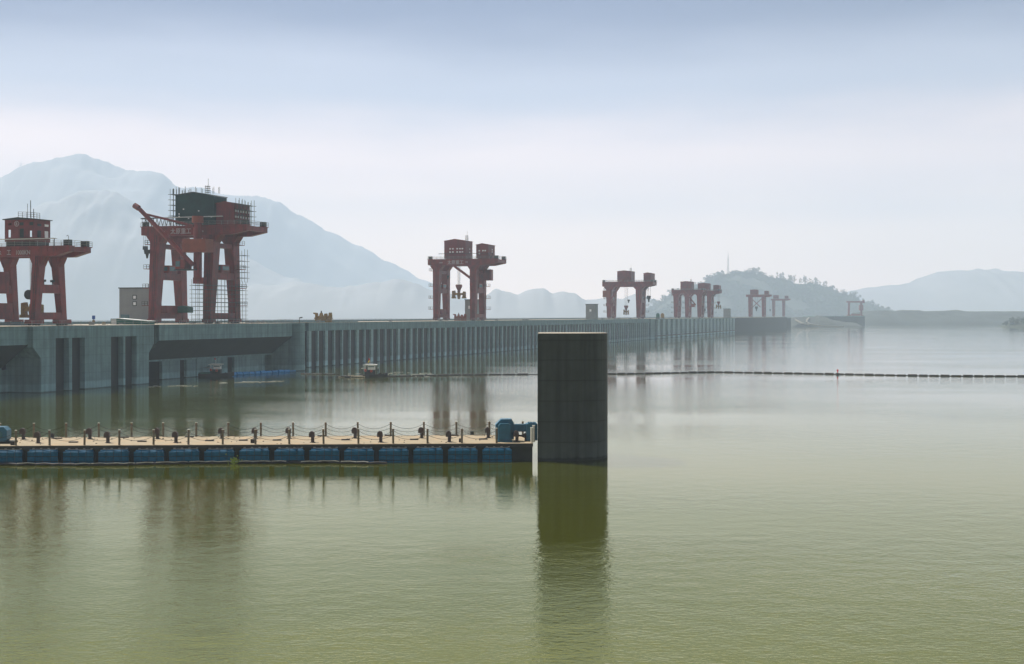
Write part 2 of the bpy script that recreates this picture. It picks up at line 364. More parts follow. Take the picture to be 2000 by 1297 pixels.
# crest deck, sunlit
mb = MB(); mb.box(-62, -6.01, aL, t2, 8, CR-.01); mb.box(-6.01, WB-2.01, aL, e0, 12, CR-.01); mb.build('crest_body', 'conc', dam)
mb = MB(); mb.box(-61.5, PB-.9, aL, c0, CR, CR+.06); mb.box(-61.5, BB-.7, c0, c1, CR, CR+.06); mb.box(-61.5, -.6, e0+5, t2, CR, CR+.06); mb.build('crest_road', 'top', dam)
mb = MB(); mb.rail([(BB-.4, aL, CR+.06), (BB-.4, c1, CR+.06)], 1.1, 3.5, .045, 2); mb.build('guard_rail', 'steel', dam)
mb = MB(); mb.rail([(-.4, e0+6, CR+.06), (-.4, t2, CR+.06)], 1.1, 5, .05, 2); mb.build('guard_rail', 'steel', dam)
# kerbs and low concrete service boxes along the crest
mb = MB(); mb.box(-24, -23.4, aL, t2, CR+.06, CR+.75); mb.box(-12, -11, aL, a_at(150, -10), CR+.06, CR+.8)
mb.box(-5, -4.2, a_at(525, -4), a_at(700, -4), CR+.06, CR+.5); mb.build('crest_kerb', 'conc', dam)
mb = MB()
random.seed(3)
for i in range(26):
    px = random.uniform(120, 1380); b = random.uniform(-9, -3); a = a_at(px, b); s_ = random.uniform(.5, 1.6)
    mb.box(b, b+s_, a, a+s_*1.4, CR+.06, CR+.06+random.uniform(.25, .8))
mb.build('service_box', 'hut', dam)
for px, name in ((742, 1), (829, 2)): pass
# ------------------------------------------------------------------ things on the crest
def on_crest(name, px, b, label, cat, group=None, scale=1.0):
    o = empty(name, dloc(a_at(px, b), b, CR+.06), DROT, label=label, cat=cat, group=group); o.scale = (scale,)*3; return o
def hut(px0, px1, py_top, b, label, depth=10, det=True):
    aa = a_at(px0, b); d = dloc(aa, b).y; npx = (F*.951+.308*(px0-1000))/d; upx = (F*.308-(px0-1000)*.951)/d
    h = (HZ + (CAMZ-CR)*F/d - py_top)*d/F
    wn = ((px1-px0)-max(0, upx)*min(depth, (px1-px0)*.25/max(upx, .01)))/npx; dep = (px1-px0)*.25/max(upx, .01)
    r = empty('concrete_hut', dloc(aa, b, CR+.06), DROT, label=label, cat='building', group='grey concrete huts on the dam crest')
    wn = max(3, wn); dep = min(max(3, dep), 18)
    MB().box(0, wn, 0, dep, 0, h-.3).build('wall', 'hut', r)
    MB().box(-.25, wn+.25, -.25, dep+.25, h-.3, h).build('roof', 'conclow', r)
    return r, wn, h
r, wn, h = hut(233, 316, 562, -44, 'large grey concrete hut behind the crane wrapped in scaffolding')
for z in (.48*h, .66*h):
    w_ = MB().box(wn*.42, wn*.42+1.4, -.08, 0, z, z+1.4).build('window', 'conclow', r); MB().box(wn*.42+.25, wn*.42+1.15, -.12, -.081, z+.25, z+1.15).build('pane', 'pane', w_)
MB().box(.5, 3.6, -.06, 0, .6, 2.6).build('door', 'glass', r)
r, wn, h = hut(908, 938, 585, -15, 'grey concrete hut seen through the legs of the middle crane')
MB().box(wn*.3, wn*.3+1.2, -.08, 0, h*.55, h*.55+1.4).build('window', 'pane', r)
r, wn, h = hut(1144, 1168, 594, -6, 'free-standing grey concrete hut on the crest right of the middle crane')
MB().box(wn*.4, wn*.4+1.2, -.08, 0, h*.5, h*.5+1.4).build('window', 'pane', r)
hut(1413, 1427, 603, -6, 'small hazy grey hut on the crest beyond the paired cranes')
# road sign, shed, carton, generator
r = on_crest('road_sign', 183, -6, 'blue square sign above a round sign on a thin pole on the crest', 'sign')
MB().tube((0, 0, 0), (0, 0, 1.9), .05).build('pole', 'steel', r); MB().box(-.45, .45, -.06, 0, 1.35, 2.3).build('sign_board', 'bsign', r); MB().tube((0, -.06, .85), (0, 0, .85), .42, 16).build('round_sign', 'yellow', r)
r = on_crest('cardboard_box', 203, -4, 'small brown carton standing on the crest edge right of the road sign', 'box'); MB().taper((0, 0, 0), (.7, .7), (0, 0, .6), (.7, .7)).build('box_body', 'bamboo', r); MB().box(-.2, .25, -.2, .2, .6, .72).build('box_flap', 'bamboo', r)
r = on_crest('green_shed', 216, -7, 'low dark green shed with a pale pitched roof on the crest', 'shed')
MB().prism([(0, 0), (11, 0), (11, .8), (2.2, 1.5), (0, 1.5)], 0, 3.2, 'y').build('wall', 'green', r)
MB().hexa([(2.0, -.2, 1.52), (11.2, -.2, .82), (11.2, 3.4, .82), (2.0, 3.4, 1.52), (2.0, -.2, 1.62), (11.2, -.2, .92), (11.2, 3.4, .92), (2.0, 3.4, 1.62)]).build('roof', 'pale', r)
MB().box(.2, 1.7, -.05, 0, 0, 1.35).build('door', 'pale', r)
def lifting_beam(px, b, label, m='yellow', s_=1.0, name='lifting_beam'):
    r = on_crest(name, px, b, label, 'lifting beam', 'lifting beams parked on the crest', s_)
    MB().prism([(-3, 0), (3, 0), (3.1, 2.4), (2.9, 3.3), (2.2, 3.3), (2.0, 2.2), (1.5, 2.0), (1.2, 3.0), (.5, 2.9), (.2, 2.1), (-.3, 2.2), (-.6, 3.2), (-1.1, 3.2), (-1.5, 2.1), (-2.1, 2.0), (-2.4, 3.2), (-3.7, 3.3), (-3.7, 2.9), (-3.0, 2.7)], -.5, .5, 'y').build('plate_frame', m, r)
    for x in (-2.7, -.7, 1.0, 2.6): MB().tube((x, -.9, 1.3), (x, .9, 1.3), .42, 10).build('pulley', m, r)
    MB().tube((-.85, 0, 2.8), (-.85, 0, 3.9), .22).build('lug', 'dark', r)
    return r
lifting_beam(632, -5, 'yellow lifting beam standing alone on the crest left of the middle crane', s_=1.0)
lifting_beam(899, -7, 'rusty red lifting beam parked between the legs of the middle crane', 'orange', .9)
for px, m, lb in ((1284.5, 'green', 'dark green round-topped trolley on the crest beside an ochre one'), (1293.5, 'yellow', 'ochre round-topped trolley on the crest beside a green one')):
    r = on_crest('hoist_trolley', px, -4, lb, 'trolley', 'round-topped trolleys on the crest')
    MB().prism([(-1.2, 0), (1.2, 0), (1.2, 3), (.7, 3.8), (0, 4.1), (-.7, 3.8), (-1.2, 3)], 0, 2, 'y').build('body', m, r); MB().box(-1.3, 1.3, -.05, 2.1, -.02, .5).build('base', 'dark', r)
# ------------------------------------------------------------------ gantry cranes
def window_dots(par, rows, y, m='pane', w=.7, h=.55, face='y'):
    for x, z in rows:
        if face == 'y': MB().box(x, x+w, y-.06, y-.001, z, z+h).build('window', m, par)
        else: MB().box(y+.001, y+.06, x, x+w, z, z+h).build('window', m, par)
def house(r, x0, x1, y0, y1, z0, z1, m='red2', name='machine_house', win=(), nwin=(), gable=.5):
    xm = x0+(x1-x0)*.5
    h = MB().prism([(x0, z0), (x1, z0), (x1, z1-gable), (xm, z1-.02), (x0, z1-gable)], y0, y1, 'y').build(name, m, r)
    MB().hexa([(x0-.2, y0-.2, z1-gable-.08), (xm, y0-.2, z1), (xm, y1+.2, z1), (x0-.2, y1+.2, z1-gable-.08), (x0-.2, y0-.2, z1-gable+.12), (xm, y0-.2, z1+.2), (xm, y1+.2, z1+.2), (x0-.2, y1+.2, z1-gable+.12)]).hexa(
         [(xm, y0-.2, z1), (x1+.2, y0-.2, z1-gable-.08), (x1+.2, y1+.2, z1-gable-.08), (xm, y1+.2, z1), (xm, y0-.2, z1+.2), (x1+.2, y0-.2, z1-gable+.12), (x1+.2, y1+.2, z1-gable+.12), (xm, y1+.2, z1+.2)]).build('roof', 'dark' if m != 'red2' else 'red', h)
    window_dots(h, win, y0); window_dots(h, nwin, x1, face='x')
    return h
def crane(px, label, g=17.2, w=14.2, wt=10, zb=24.4, zt=26.9, back=5, front=11, scale=1.04, houses=(), detail=2, jib=None, xb=False, bc=None, group='red gantry cranes on the dam', m='red', legs=(2.2, 1.6), land=(.2, .4, .62, .9), tie=.50, cab=True):
    bc = -2-g*scale/2 if bc is None else bc
    r = empty('gantry_crane', dloc(a_at(px, bc), bc, CR+.06), DROT, label=label, cat='crane', group=group); r.scale = (scale,)*3
    x0, x1 = -g/2, g/2
    lt, lb = legs
    for x in (x0, x1):
        for sy in (-1, 1):
            yb, yt = sy*w/2, sy*wt/2
            lg = MB().taper((x, yb, .9), (lb, lb*1.15), (x, yt, zb), (lt*1.15, lt*1.3))
            if detail: 
                for s_ in (-1, 1): lg.prism([(x+s_*lt*.5, zb), (x+s_*lt*1.1, zb), (x+s_*lt*.5, zb-2.2)], yt-lt*.6, yt+lt*.6, 'y')
            lg = lg.build('leg', m, r)
            if detail > 1 and sy < 0:
                ld = MB(); o_ = lb*.62
                for dx in (-.28, .28): ld.tube((x+dx+.3, yb-o_-.12, 1.4), (x+dx+.3, yt-lt*.66-.12, zb), .05, 4)
                for k_ in range(int(zb/.9)):
                    t_ = (k_+1)*.9/zb; yy = yb-o_-.12+(yt-lt*.66-yb+o_)*max(0, (t_*zb-1.4)/(zb-1.4))
                    if t_*zb > 1.5: ld.tube((x+.02, yy, t_*zb), (x+.58, yy, t_*zb), .04, 4)
                ld.build('ladder', 'dark', r)
            MB().box(x-.9, x+.9, yb-2.2, yb+2.2, .35, 1.3).build('bogie', m, r)
            if detail:
                mb = MB()
                for k in range(4): mb.tube((x-.2, yb-1.6+k*1.05, .38), (x+.2, yb-1.6+k*1.05, .38), .38, 10)
                mb.build('wheel', 'dark', r)
        MB().box(x-lb*.48, x+lb*.48, -w/2+lb*.5, w/2-lb*.5, 1.3, 2.9).build('sill_beam', m, r)
        z = zb*tie; yi = (w+(wt-w)*tie)/2
        MB().box(x-lt*.45, x+lt*.45, -yi+.2, yi-.2, z, z+1.9).build('tie_beam', m, r)
        z = zb*.86; yi = (w+(wt-w)*.86)/2
        if cab: MB().box(x-lt*.45, x+lt*.45, -yi+.2, yi-.2, z, z+1.2).build('tie_beam', m, r)
    xl, xr = x0-back, x1+front
    gs = []
    for sy in (-1, 1):
        y = sy*wt/2
        g_ = MB().prism([(xl, zt), (xl, zb+.25), (xl+2.5, zb), (x1+front*.55, zb), (xr, zb+1.0), (xr, zt)], y-.9, y+.9, 'y')
        if detail > 1:
            for k_ in range(int((xr-xl)/2.4)): g_.box(xl+1+k_*2.4, xl+1.14+k_*2.4, y-.97, y+.97, zb+1.0, zt-.05)
        g_ = g_.build('main_girder', m, r); gs.append(g_)
        MB().box(xl-.2, xr+.2, y-1.15, y+1.15, zt+.002, zt+.2).build('girder_flange', m, g_)
    for x in (xl+.5, xr-.5): MB().box(x-.45, x+.45, -wt/2+.9, wt/2-.9, zb+.6 if x < 0 else zb+1.1, zt-.1).build('end_beam', m, r)
    if detail:
        mb = MB(); zz = zt+.2
        mb.rail([(xl, -wt/2-1.1, zz), (xr+.2, -wt/2-1.1, zz), (xr+.2, wt/2+1.1, zz), (xl, wt/2+1.1, zz), (xl, -wt/2-1.1, zz)], 1.15, 2.0, .045 if detail > 1 else .06, 3)
        mb.build('railing', 'steel', r)
        for x, y in ((xl+.9, -wt/2), (xr-.9, -wt/2), (xr-.9, wt/2)): MB().box(x-.8, x+.8, y-.5, y+.5, zt+.2, zt+1.5).build('end_stop', 'dark', r)
        # stair landings on the outer sides of the legs
        for x, ys, sg in ((x0, -1, -1), (x1, 1, 1)):
            for z in [k_*zb for k_ in land]:
                y = ys*(w+(wt-w)*z/zb)/2
                p = MB().box(x+sg*lt*.55 if sg > 0 else x-lt*.55-1.9, x+lt*.55+1.9 if sg > 0 else x-lt*.55, y-1.4, y+1.4, z, z+.15).build('landing', m, r)
                xa = x+sg*(lt*.55+1.9); MB().rail([(x+sg*lt*.55, y-1.35, z+.15), (xa, y-1.35, z+.15), (xa, y+1.35, z+.15)], 1.1, 1.2, .05).build('railing', 'dark', p)
        for x, z, y in ((x0, zb*.5+1.9, 0), (x1, zb*.5+1.9, -.6)) if cab else ():
            c = MB().box(x-1.5, x+1.5, y-2.2, y+2.2, z, z+2.2).build('operator_cabin', m, r)
            MB().box(x-1.0, x+1.1, y-2.26, y-2.2, z+.7, z+1.8).build('window', 'glass', c); MB().box(x+1.501, x+1.56, y-1.7, y+1.7, z+.7, z+1.8).build('window', 'glass', c)
        # electrical room at the foot
        MB().box(x0-1.1, x0+1.2, -2.5, 2.8, 2.9, 5.0).build('electrical_room', m, r)
    for h in houses: house(r, **h) if isinstance(h, dict) else house(r, *h)
    if xb:
        MB().bar((x0+1, -wt/2, zb-1), (x1-3, -w/2, zb*.5), .8, .8).bar((x1-1, -wt/2, zb-1), (x0+3, -w/2, zb*.5), .8, .8).build('brace', m, r)
    return r, gs
def mast(r, x, y, z, h=2.6):
    mb = MB()
    for i, j in ((-.5, -.5), (.5, -.5), (.5, .5), (-.5, .5)): mb.tube((x+i, y+j, z-.5), (x+i*.8, y+j*.8, z+h), .06, 4)
    for k in range(4): mb.box(x-.6, x+.6, y-.6, y+.6, z+k*h/4+.3, z+k*h/4+.38)
    mb.tube((x+.2, y, z), (x+.2, y, z+h*1.9), .05, 4); mb.build('mast', 'dark', r)
def hook(r, x, y, ztop, zb, s_=1.0, ropes=2):
    o = MB()
    for i in range(ropes): o.tube((x-.5*s_+i*s_/max(1, ropes-1), y, zb+.8), (x-.5*s_+i*s_/max(1, ropes-1), y, ztop), .04*s_, 4)
    c = o.build('rope', 'dark', r)
    MB().box(x-.6*s_, x+.6*s_, y-.3, y+.3, zb, zb+.9*s_).taper((x, y, zb-1.1*s_), (.3*s_, .3), (x, y, zb), (.7*s_, .4)).build('hook_block', 'dark', r)
def grab(crane_root, x, y, z, label, cat='grab', w=5.8, ztop=None, m='yellow', tri=True, rx=.5):
    mw = Matrix.Translation(crane_root.location) @ Matrix.Rotation(DROT, 4, 'Z') @ Matrix.Diagonal((*crane_root.scale, 1))
    r = empty('lifting_grab', mw @ Vector((x, y, z)), DROT, label=label, cat=cat, group='grabs hanging from the cranes'); r.scale = crane_root.scale
    zt_ = ztop-z
    mb = MB()
    for i in range(5): mb.tube((-rx+i*rx/2, 0, 5.5), (-rx*1.2+i*rx*.6, 0, zt_), .055, 4)
    mb.build('cable', 'steel', r)
    if tri: MB().prism([(-1.3, 5.9), (1.3, 5.9), (1.3, 5), (.5, 3.4), (.5, 2.6), (-.5, 2.6), (-.5, 3.4), (-1.3, 5)], -.6, .6, 'y').build('pulley_block', 'red', r)
    else: MB().tube((-.9, -.3, 5), (-.9, .3, 5), 1.1, 14).tube((.9, -.3, 4.3), (.9, .3, 4.3), .8, 14).build('pulley_block', 'dark', r)
    h = w/2
    MB().prism([(-h, -.2), (-h*.55, -.2), (-h*.6, 1.2), (-h*.25, 1.4), (-.35, -.5), (.35, -.5), (h*.25, 1.4), (h*.6, 1.2), (h*.55, -.2), (h, -.2), (h, 2.7), (h*.7, 2.9), (h*.6, 2.2), (.5, 2.1), (.4, 2.9), (-.4, 2.9), (-.5, 2.2), (-h*.5, 2.3), (-h*.6, 3.3), (-h, 3.1)], -.5, .5, 'y').build('grab_frame', m, r)
    for q_ in (-h, h*.55): MB().box(q_, q_+h*.45, -1, 1, -.2, .5).build('jaw', m, r)
    return r
RED = 'red gantry cranes on the dam'
# crane 1 (left edge): lower, single house with real window openings
c1r, gs1 = crane(47, 'dark red gantry crane at the left edge lettered 1000KN, with a windowed house on top', g=13, w=9.7, wt=6.2, zb=15.3, zt=17.4, back=7, front=8.3, scale=1.045, legs=(1.75, 1.45), land=(), tie=.47, cab=False)
hx0, hx1, hy0, hy1, hz0, hz1 = -2.0, 5.8, -4.0, 1.6, 18.6, 24.0
cols_ = [.9, 4.0, 6.6, 8.6, 10.4]; upper = []; lower = []
xs_ = [hx0+c for c in (.9, 4.0, 6.6)]
openw = [(xs_[0], xs_[0]+.9, 22.3, 22.75), (xs_[0], xs_[0]+.7, 19.6, 21.3), (xs_[2], xs_[2]+.6, 19.6, 21.0)]
h = MB().wall(hx0, hx1, hz0, hz1-.5, hy0, hy0+.15, openw)
h.wall(hx0, hx1, hz0, hz1-.5, hy1-.15, hy1, [(hx0+.4, hx1-.4, 19.4, 21.5), (hx0+.4, hx1-.4, 22.2, 22.9)])
h.box(hx1-.15, hx1, hy0+.15, hy1-.15, hz0, hz1-.5).box(hx0, hx0+.15, hy0+.15, hy1-.15, hz0, 19.3).box(hx0, hx0+.15, hy0+.15, hy1-.15, 21.6, hz1-.5)
h = h.build('machine_house', 'red2', c1r)
MB().prism([(hx0-.4, hz1-.5), (hx1+.4, hz1-.5), (hx1+.4, hz1-.35), (hx0+3.6, hz1+.05), (hx0-.4, hz1-.3)], hy0-.3, hy1+.3, 'y').build('roof', 'dark', h)
MB().box(hx0+.1, hx1-.1, hy0+.3, hy1-.3, 17.6, 18.6).build('plinth', 'dark', h)
for i, x in enumerate(xs_):
    if i: MB().box(x, x+1.0, hy0-.05, hy0-.001, 22.2, 22.9).build('window', 'conclow', h)
    if i == 1: MB().box(x, x+1.05, hy0-.05, hy0-.001, 19.5, 21.5).build('window', 'conclow', h)
for y, m_ in ((-2.9, 'conclow'), (-.4, 'pane')):
    MB().box(hx1+.001, hx1+.05, y, y+1.2, 19.6, 21.1).build('window', m_, h); MB().box(hx1+.001, hx1+.05, y, y+1.3, 22.1, 22.6).build('window', m_, h)
# round numbered emblem
mb = MB()
for k in range(24):
    a_, b_ = 2*math.pi*k/24, 2*math.pi*(k+1)/24; cx_, cz_ = hx0+3.2, 22.6
    mb.hexa([(cx_+.5*math.cos(a_), hy0-.08, cz_+.5*math.sin(a_)), (cx_+.62*math.cos(a_), hy0-.08, cz_+.62*math.sin(a_)), (cx_+.62*math.cos(b_), hy0-.08, cz_+.62*math.sin(b_)), (cx_+.5*math.cos(b_), hy0-.08, cz_+.5*math.sin(b_))] +
            [(cx_+.5*math.cos(a_), hy0-.02, cz_+.5*math.sin(a_)), (cx_+.62*math.cos(a_), hy0-.02, cz_+.62*math.sin(a_)), (cx_+.62*math.cos(b_), hy0-.02, cz_+.62*math.sin(b_)), (cx_+.5*math.cos(b_), hy0-.02, cz_+.5*math.sin(b_))])
mb.build('number_ring', 'letter', h); text('8', .95, (hx0+2.92, hy0-.06, 22.27), h, 'number')
MB().box(-9, 12, hy0-1.4, hy0-.2, 19.05, 19.2).build('canopy_strip', 'pale', c1r)
MB().tube((11.8, hy0-1, 17.5), (11.8, hy0-1, 19.05), .1).build('canopy_post', 'dark', c1r)
mb = MB().rail([(hx0+3.2, hy0+.5, hz1), (hx0+6.6, hy0+.5, hz1-.2), (hx0+6.6, hy0+3.5, hz1-.2)], 1.3, 1.0, .05, 3); mb.tube((hx0+4.5, -2, hz1), (hx0+4.5, -2, hz1+3.2), .05, 4); mb.tube((hx0+5.3, -2, hz1), (hx0+5.3, -2, hz1+3.9), .09, 5); mb.tube((hx0+6.1, -2, hz1), (hx0+6.1, -2, hz1+2.0), .08, 5); mb.build('roof_antenna', 'dark', c1r)
gf = gs1[0]; yf = -6.2/2-.985
for ch, x in (('江', -7.2), ('水', -4.0), ('工', -1.4), ('1000KN', .9)): text(ch, 1.35, (x, yf, 15.75), gf, sx=.85)
mb = MB(); mb.path([(14, -3, 17.6), (14, -3, 19.7), (13.8, -3, 19.9), (13.5, -3, 19.7)], .05); mb.build('lamp_pole', 'dark', c1r)
for x in (8, 10.5): pass
for y in (-1.6, 1.4): MB().tube((6.5, y, 9.0), (6.5, y, 9.7), .12, 5).bar((6.5, y-.5, 9.9), (6.5, y+.5, 10.0), .5, .5).build('floodlight', 'dark', c1r)
MB().box(-7.9, -3.6, -5.2, -.5, 7.2, 12).build('control_room', 'red', c1r); 
grab(c1r, 2.2, 0, 1.9, 'yellow grab hanging on cables behind the leg of the left-edge crane', w=5.4, ztop=15.3, tri=False)
# crane 2: scaffolded with jib
c2r, gs2 = crane(381, 'tallest red gantry crane, machine house in green netting, with an inclined side jib', g=17.2, w=14.2, wt=10, zb=24.4, zt=26.9, back=5, front=11, legs=(2.7, 2.2),
    houses=[dict(x0=9, x1=14.5, y0=-4, y1=5, z0=27.2, z1=33.5, gable=.4, nwin=[(-3.2+i*1.4, z) for i in range(6) for z in (29.2, 30.8)])])
h = MB().prism([(-3.2, 27.6), (8.9, 27.6), (8.9, 35.2), (2.5, 36.3), (-3.2, 35.6)], -5, 2, 'y').build('machine_house', 'net', c2r)
MB().prism([(-3.5, 35.62), (2.5, 36.32), (9.1, 35.22), (9.1, 35.4), (2.5, 36.5), (-3.5, 35.8)], -5.2, 2.2, 'y').build('roof', 'dark', h)
for x, z in ((-2.2, 29.6), (-2.2, 30.3), (-.8, 31.6), (.8, 29), (8.0, 29.3), (4, 31)): MB().box(x, x+.4, -5.06, -5.001, z, z+.3).build('window', 'pane', h)
MB().box(-8, 12.5, -6.8, -6.2, 29.3, 29.5).build('cable_trough', 'pale', c2r)
mb = MB()
for i in range(8): x = -12.5+i*1.2; mb.bar((x, -6.2, 27.1), (x+.6, -6.2, 29.2), .12, .12).bar((x+.6, -6.2, 29.2), (x+1.2, -6.2, 27.1), .12, .12)
mb.bar((-13.5, -6.2, 29.3), (-3, -6.2, 29.4), .3, .3); mb.build('cable_truss', 'dark', c2r)
# slewing column, jib and cabins on the near side of the front leg
MB().tube((6.6, -9.5, 12), (6.6, -9.5, 27.5), 1.15, 14).build('slewing_column', 'red', c2r); MB().tube((6.6, -9.5, 27.5), (6.6, -9.5, 29.3), 1.6, 14).build('slewing_head', 'orange', c2r)
MB().box(5.3, 8.4, -9.8, -6, 10.9, 12.6).build('bracket', 'red', c2r)
MB().box(3.4, 10.6, -12.2, -8, 19.4, 23.0).build('winch_house', 'orange', c2r); 
jb = MB().tube((6.2, -11.3, 16.0), (-10.8, -11.3, 31.8), .62, 10).tube((-10.8, -11.3, 31.8), (-12.2, -11.3, 32.6), .8, 10).build('jib', 'red', c2r)
MB().bar((-8.2, -11.3, 30.0), (6.0, -10.6, 26.6), .5, .6).build('tie_bar', 'red', jb)
o = MB().box(1.2, 4.4, -12.2, -9, 14.9, 17.4).build('operator_cabin', 'red', c2r); MB().box(1.4, 2.7, -12.26, -12.201, 15.5, 17).build('window', 'glass', o); MB().box(1.0, 7, -12.4, -9, 14.5, 14.8).build('platform', 'dark', c2r)
mb = MB().rail([(4.4, -12.3, 14.8), (7, -12.3, 14.8)], 1.1, 1.2, .05); mb.rail([(-13.3, -5.9, 28.1), (-10.5, -5.9, 28.1)], 1.4, 1, .05, 3); mb.build('railing', 'dark', c2r)
text('太原重工', 1.75, (-4.2, -5.985, 24.95), gs2[0], sx=.95); text('1250/125t', .7, (3.4, -5.985, 25.25), gs2[0]); text('1250t', .7, (-7.6, -5.985, 25.25), gs2[0])
mast(c2r, 5.2, -2, 36.2, 2.2)
hook(c2r, -12.2, -6, 24.4, 20.6, 1.1); hook(c2r, -10.3, -8, 24.4, 19.4, 1.2, 1)
MB().prism([(-8.2, 3), (-4.4, 3), (-4.4, 4.6), (-6.2, 5.0), (-7.9, 4.8)], 3.2, 6.2, 'y').build('green_cover', 'green', c2r)
# scaffolding
def scaffold(r0, x0, x1, y0, y1, z0, z1, step, label, inner=None, ring=True, stp=1.9, rr=.06, netz=None):
    mw = Matrix.Translation(r0.location) @ Matrix.Rotation(DROT, 4, 'Z') @ Matrix.Diagonal((*r0.scale, 1))
    r = empty('scaffolding', mw @ Vector((0, 0, 0)), DROT, label=label, cat='scaffolding', group='tube scaffolding on the netted crane'); r.scale = r0.scale
    xs = [x0+(x1-x0)*i/max(1, round((x1-x0)/stp)) for i in range(max(1, round((x1-x0)/stp))+1)]; ys = [y0+(y1-y0)*i/max(1, round((y1-y0)/stp)) for i in range(max(1, round((y1-y0)/stp))+1)]
    zs = []; z = z0+1.2
    while z < z1: zs.append(z); z += step
    up = MB(); led = MB(); pl = MB()
    for x in xs:
        for y in ys:
            if x in (xs[0], xs[-1]) or y in (ys[0], ys[-1]): up.tube((x, y, z0), (x, y, z1+random.uniform(.2, 1.1)), rr, 4)
    for z in zs:
        o_ = .7
        led.tube((x0-o_, y0, z), (x1+o_, y0, z), rr, 4); led.tube((x0-o_, y1, z), (x1+o_, y1, z), rr, 4); led.tube((x0, y0-o_, z), (x0, y1+o_, z), rr, 4); led.tube((x1, y0-o_, z), (x1, y1+o_, z), rr, 4)
        if random.random() < .6: pl.box(x0+.1, x1-.1, y0+.05, y0+.9, z+.07, z+.12)
        if random.random() < .6: pl.box(x1-1, x1-.1, y0+1, y1-.1, z+.07, z+.12)
    up.build('upright', 'scaf', r); led.build('ledger', 'scaf', r)
    if pl.v: pl.build('plank', 'scaf', r)
    return r
random.seed(11)
scaffold(c2r, 5.2, 10.9, -10.2, 9.2, 0, 11.5, 1.15, 'tall tube scaffolding round the front legs of the netted crane')
scaffold(c2r, 8.6, 11.4, 6.0, 9.2, 11.6, 20, 1.6, 'slim upper tube scaffolding on the far front leg of the netted crane')
scaffold(c2r, -4.6, -3.5, -5.4, 2.2, 27.2, 37.2, 1.5, 'narrow tube scaffolding on the left wall of the netted machine house', stp=1.4)
scaffold(c2r, -3.4, 11, -6, -5.4, 35.7, 36.9, .8, 'low tube scaffolding along the roof edge of the netted machine house')
scaffold(c2r, 14.9, 16.0, -3.5, 4.8, 27.2, 33.5, 1.5, 'narrow tube scaffolding on the right end of the netted crane house', stp=1.6)
# crane 3: middle
wins = [(-3.0+i, z) for i in (0, 1.3, 3.3, 4.6, 5.7) for z in (29.6, 31.0)]
c3r, gs3 = crane(898, 'red gantry crane in the middle, two houses on top, a forked grab between its legs', g=17.1, w=12.2, wt=10, zb=24, zt=26.6, back=4.2, front=11, scale=1.03, legs=(2.7, 2.2),
    houses=[dict(x0=-5.4, x1=4.5, y0=-5, y1=4, z0=27, z1=35.4, win=wins, nwin=[(0, 29.6), (0, 31)], gable=.7), dict(x0=9.4, x1=14.9, y0=-5, y1=4, z0=27, z1=33.3, win=[(10.5, 28.8), (10.5, 30.0), (12.2, 30), (13.2, 30)], nwin=[(0, 29.6), (0, 30.6)], gable=.5)])
text('太原重工', 2.0, (-3.6, -5.985, 24.6), gs3[0], sx=.95); text('1250t', .8, (-7.6, -5.985, 25), gs3[0]); text('2号', .9, (4.6, -5.985, 25), gs3[0])
MB().bar((-1.0, -6.2, 24.2), (7.4, -7, 18.5), .9, .9).build('brace', 'red', c3r)
MB().box(10.2, 13.4, 3, 6, 17.6, 22.4).build('winch_house', 'red', c3r)
mast(c3r, 4.0, -2, 35, 2.2); hook(c3r, -4.4, -3, 24, 19.0, .8, 2)
MB().box(-7.5, 14, -6.4, -6.1, 29, 29.2).build('cable_trough', 'dark', c3r)
MB().box(8.4, 17.5, -6.3, -6.0, 29.0, 29.2).bar((17.5, -6.2, 29), (16.5, -6.2, 27), .2, .2).bar((15.5, -6.2, 29), (16.5, -6.2, 27), .2, .2).build('cable_truss', 'dark', c3r)
grab(c3r, -.4, 0, 9.9, 'dark yellow forked grab hanging between the legs of the middle crane', w=6.2, ztop=24)
# crane 4
c4r, _ = crane(1223, 'red gantry crane right of the concrete pier with a hanging grab and far-off side hook', g=20.3, w=13, wt=10, zb=21.5, zt=24.6, back=5, front=9.5, scale=1.03, detail=1, legs=(3.6, 2.6),
    houses=[dict(x0=-5, x1=4.6, y0=-5, y1=6, z0=25, z1=32.3, gable=.5), dict(x0=13, x1=18.4, y0=-5, y1=6, z0=25, z1=30.8, gable=.5)])
MB().bar((-8, -8, 13.5), (1.5, -8, 28), .8, .9).build('jib', 'red', c4r); MB().box(-14.2, -9, -8.5, -3, 14.5, 19).build('winch_house', 'orange', c4r)
MB().box(-12, -7, -8.5, -4, 8.5, 10.5).build('platform', 'red', c4r)
grab(c4r, 0, 0, 3, 'small yellow grab on a thick cable bundle below the crane right of the pier', w=3.6, ztop=21.5, rx=.9)
hook(c4r, 15.5, 0, 22, 13.5, 2.2, 3); hook(c4r, 2.4, -3, 21.5, 11.8, 1.2, 1); mast(c4r, 3.6, -2, 32, 2.2)
# crane 5, 6
c5r, _ = crane(1346, 'nearer hazy red gantry crane of the close pair, with one house at left', g=19.8, w=13, wt=10, zb=20.6, zt=23.4, back=4, front=3, scale=1.03, detail=1, legs=(3.8, 2.8),
    houses=[dict(x0=-6.5, x1=3, y0=-5, y1=6, z0=23.8, z1=30.8, gable=.4)])
mast(c5r, 1.5, 0, 30.5, 2.2)
MB().bar((-3, -8, 23), (7, -8, 11), .8, .9).build('jib', 'red', c5r)
c6r, _ = crane(1366, 'farther hazy red gantry crane of the close pair with two houses on its right half', g=19.5, w=13, wt=10, zb=20.8, zt=23.6, back=4, front=9, scale=1.03, detail=1, legs=(3.6, 2.6),
    houses=[dict(x0=-.6, x1=9, y0=-5, y1=6, z0=24, z1=30.4, gable=.4), dict(x0=13, x1=18, y0=-5, y1=6, z0=24, z1=28.6, gable=.3)])
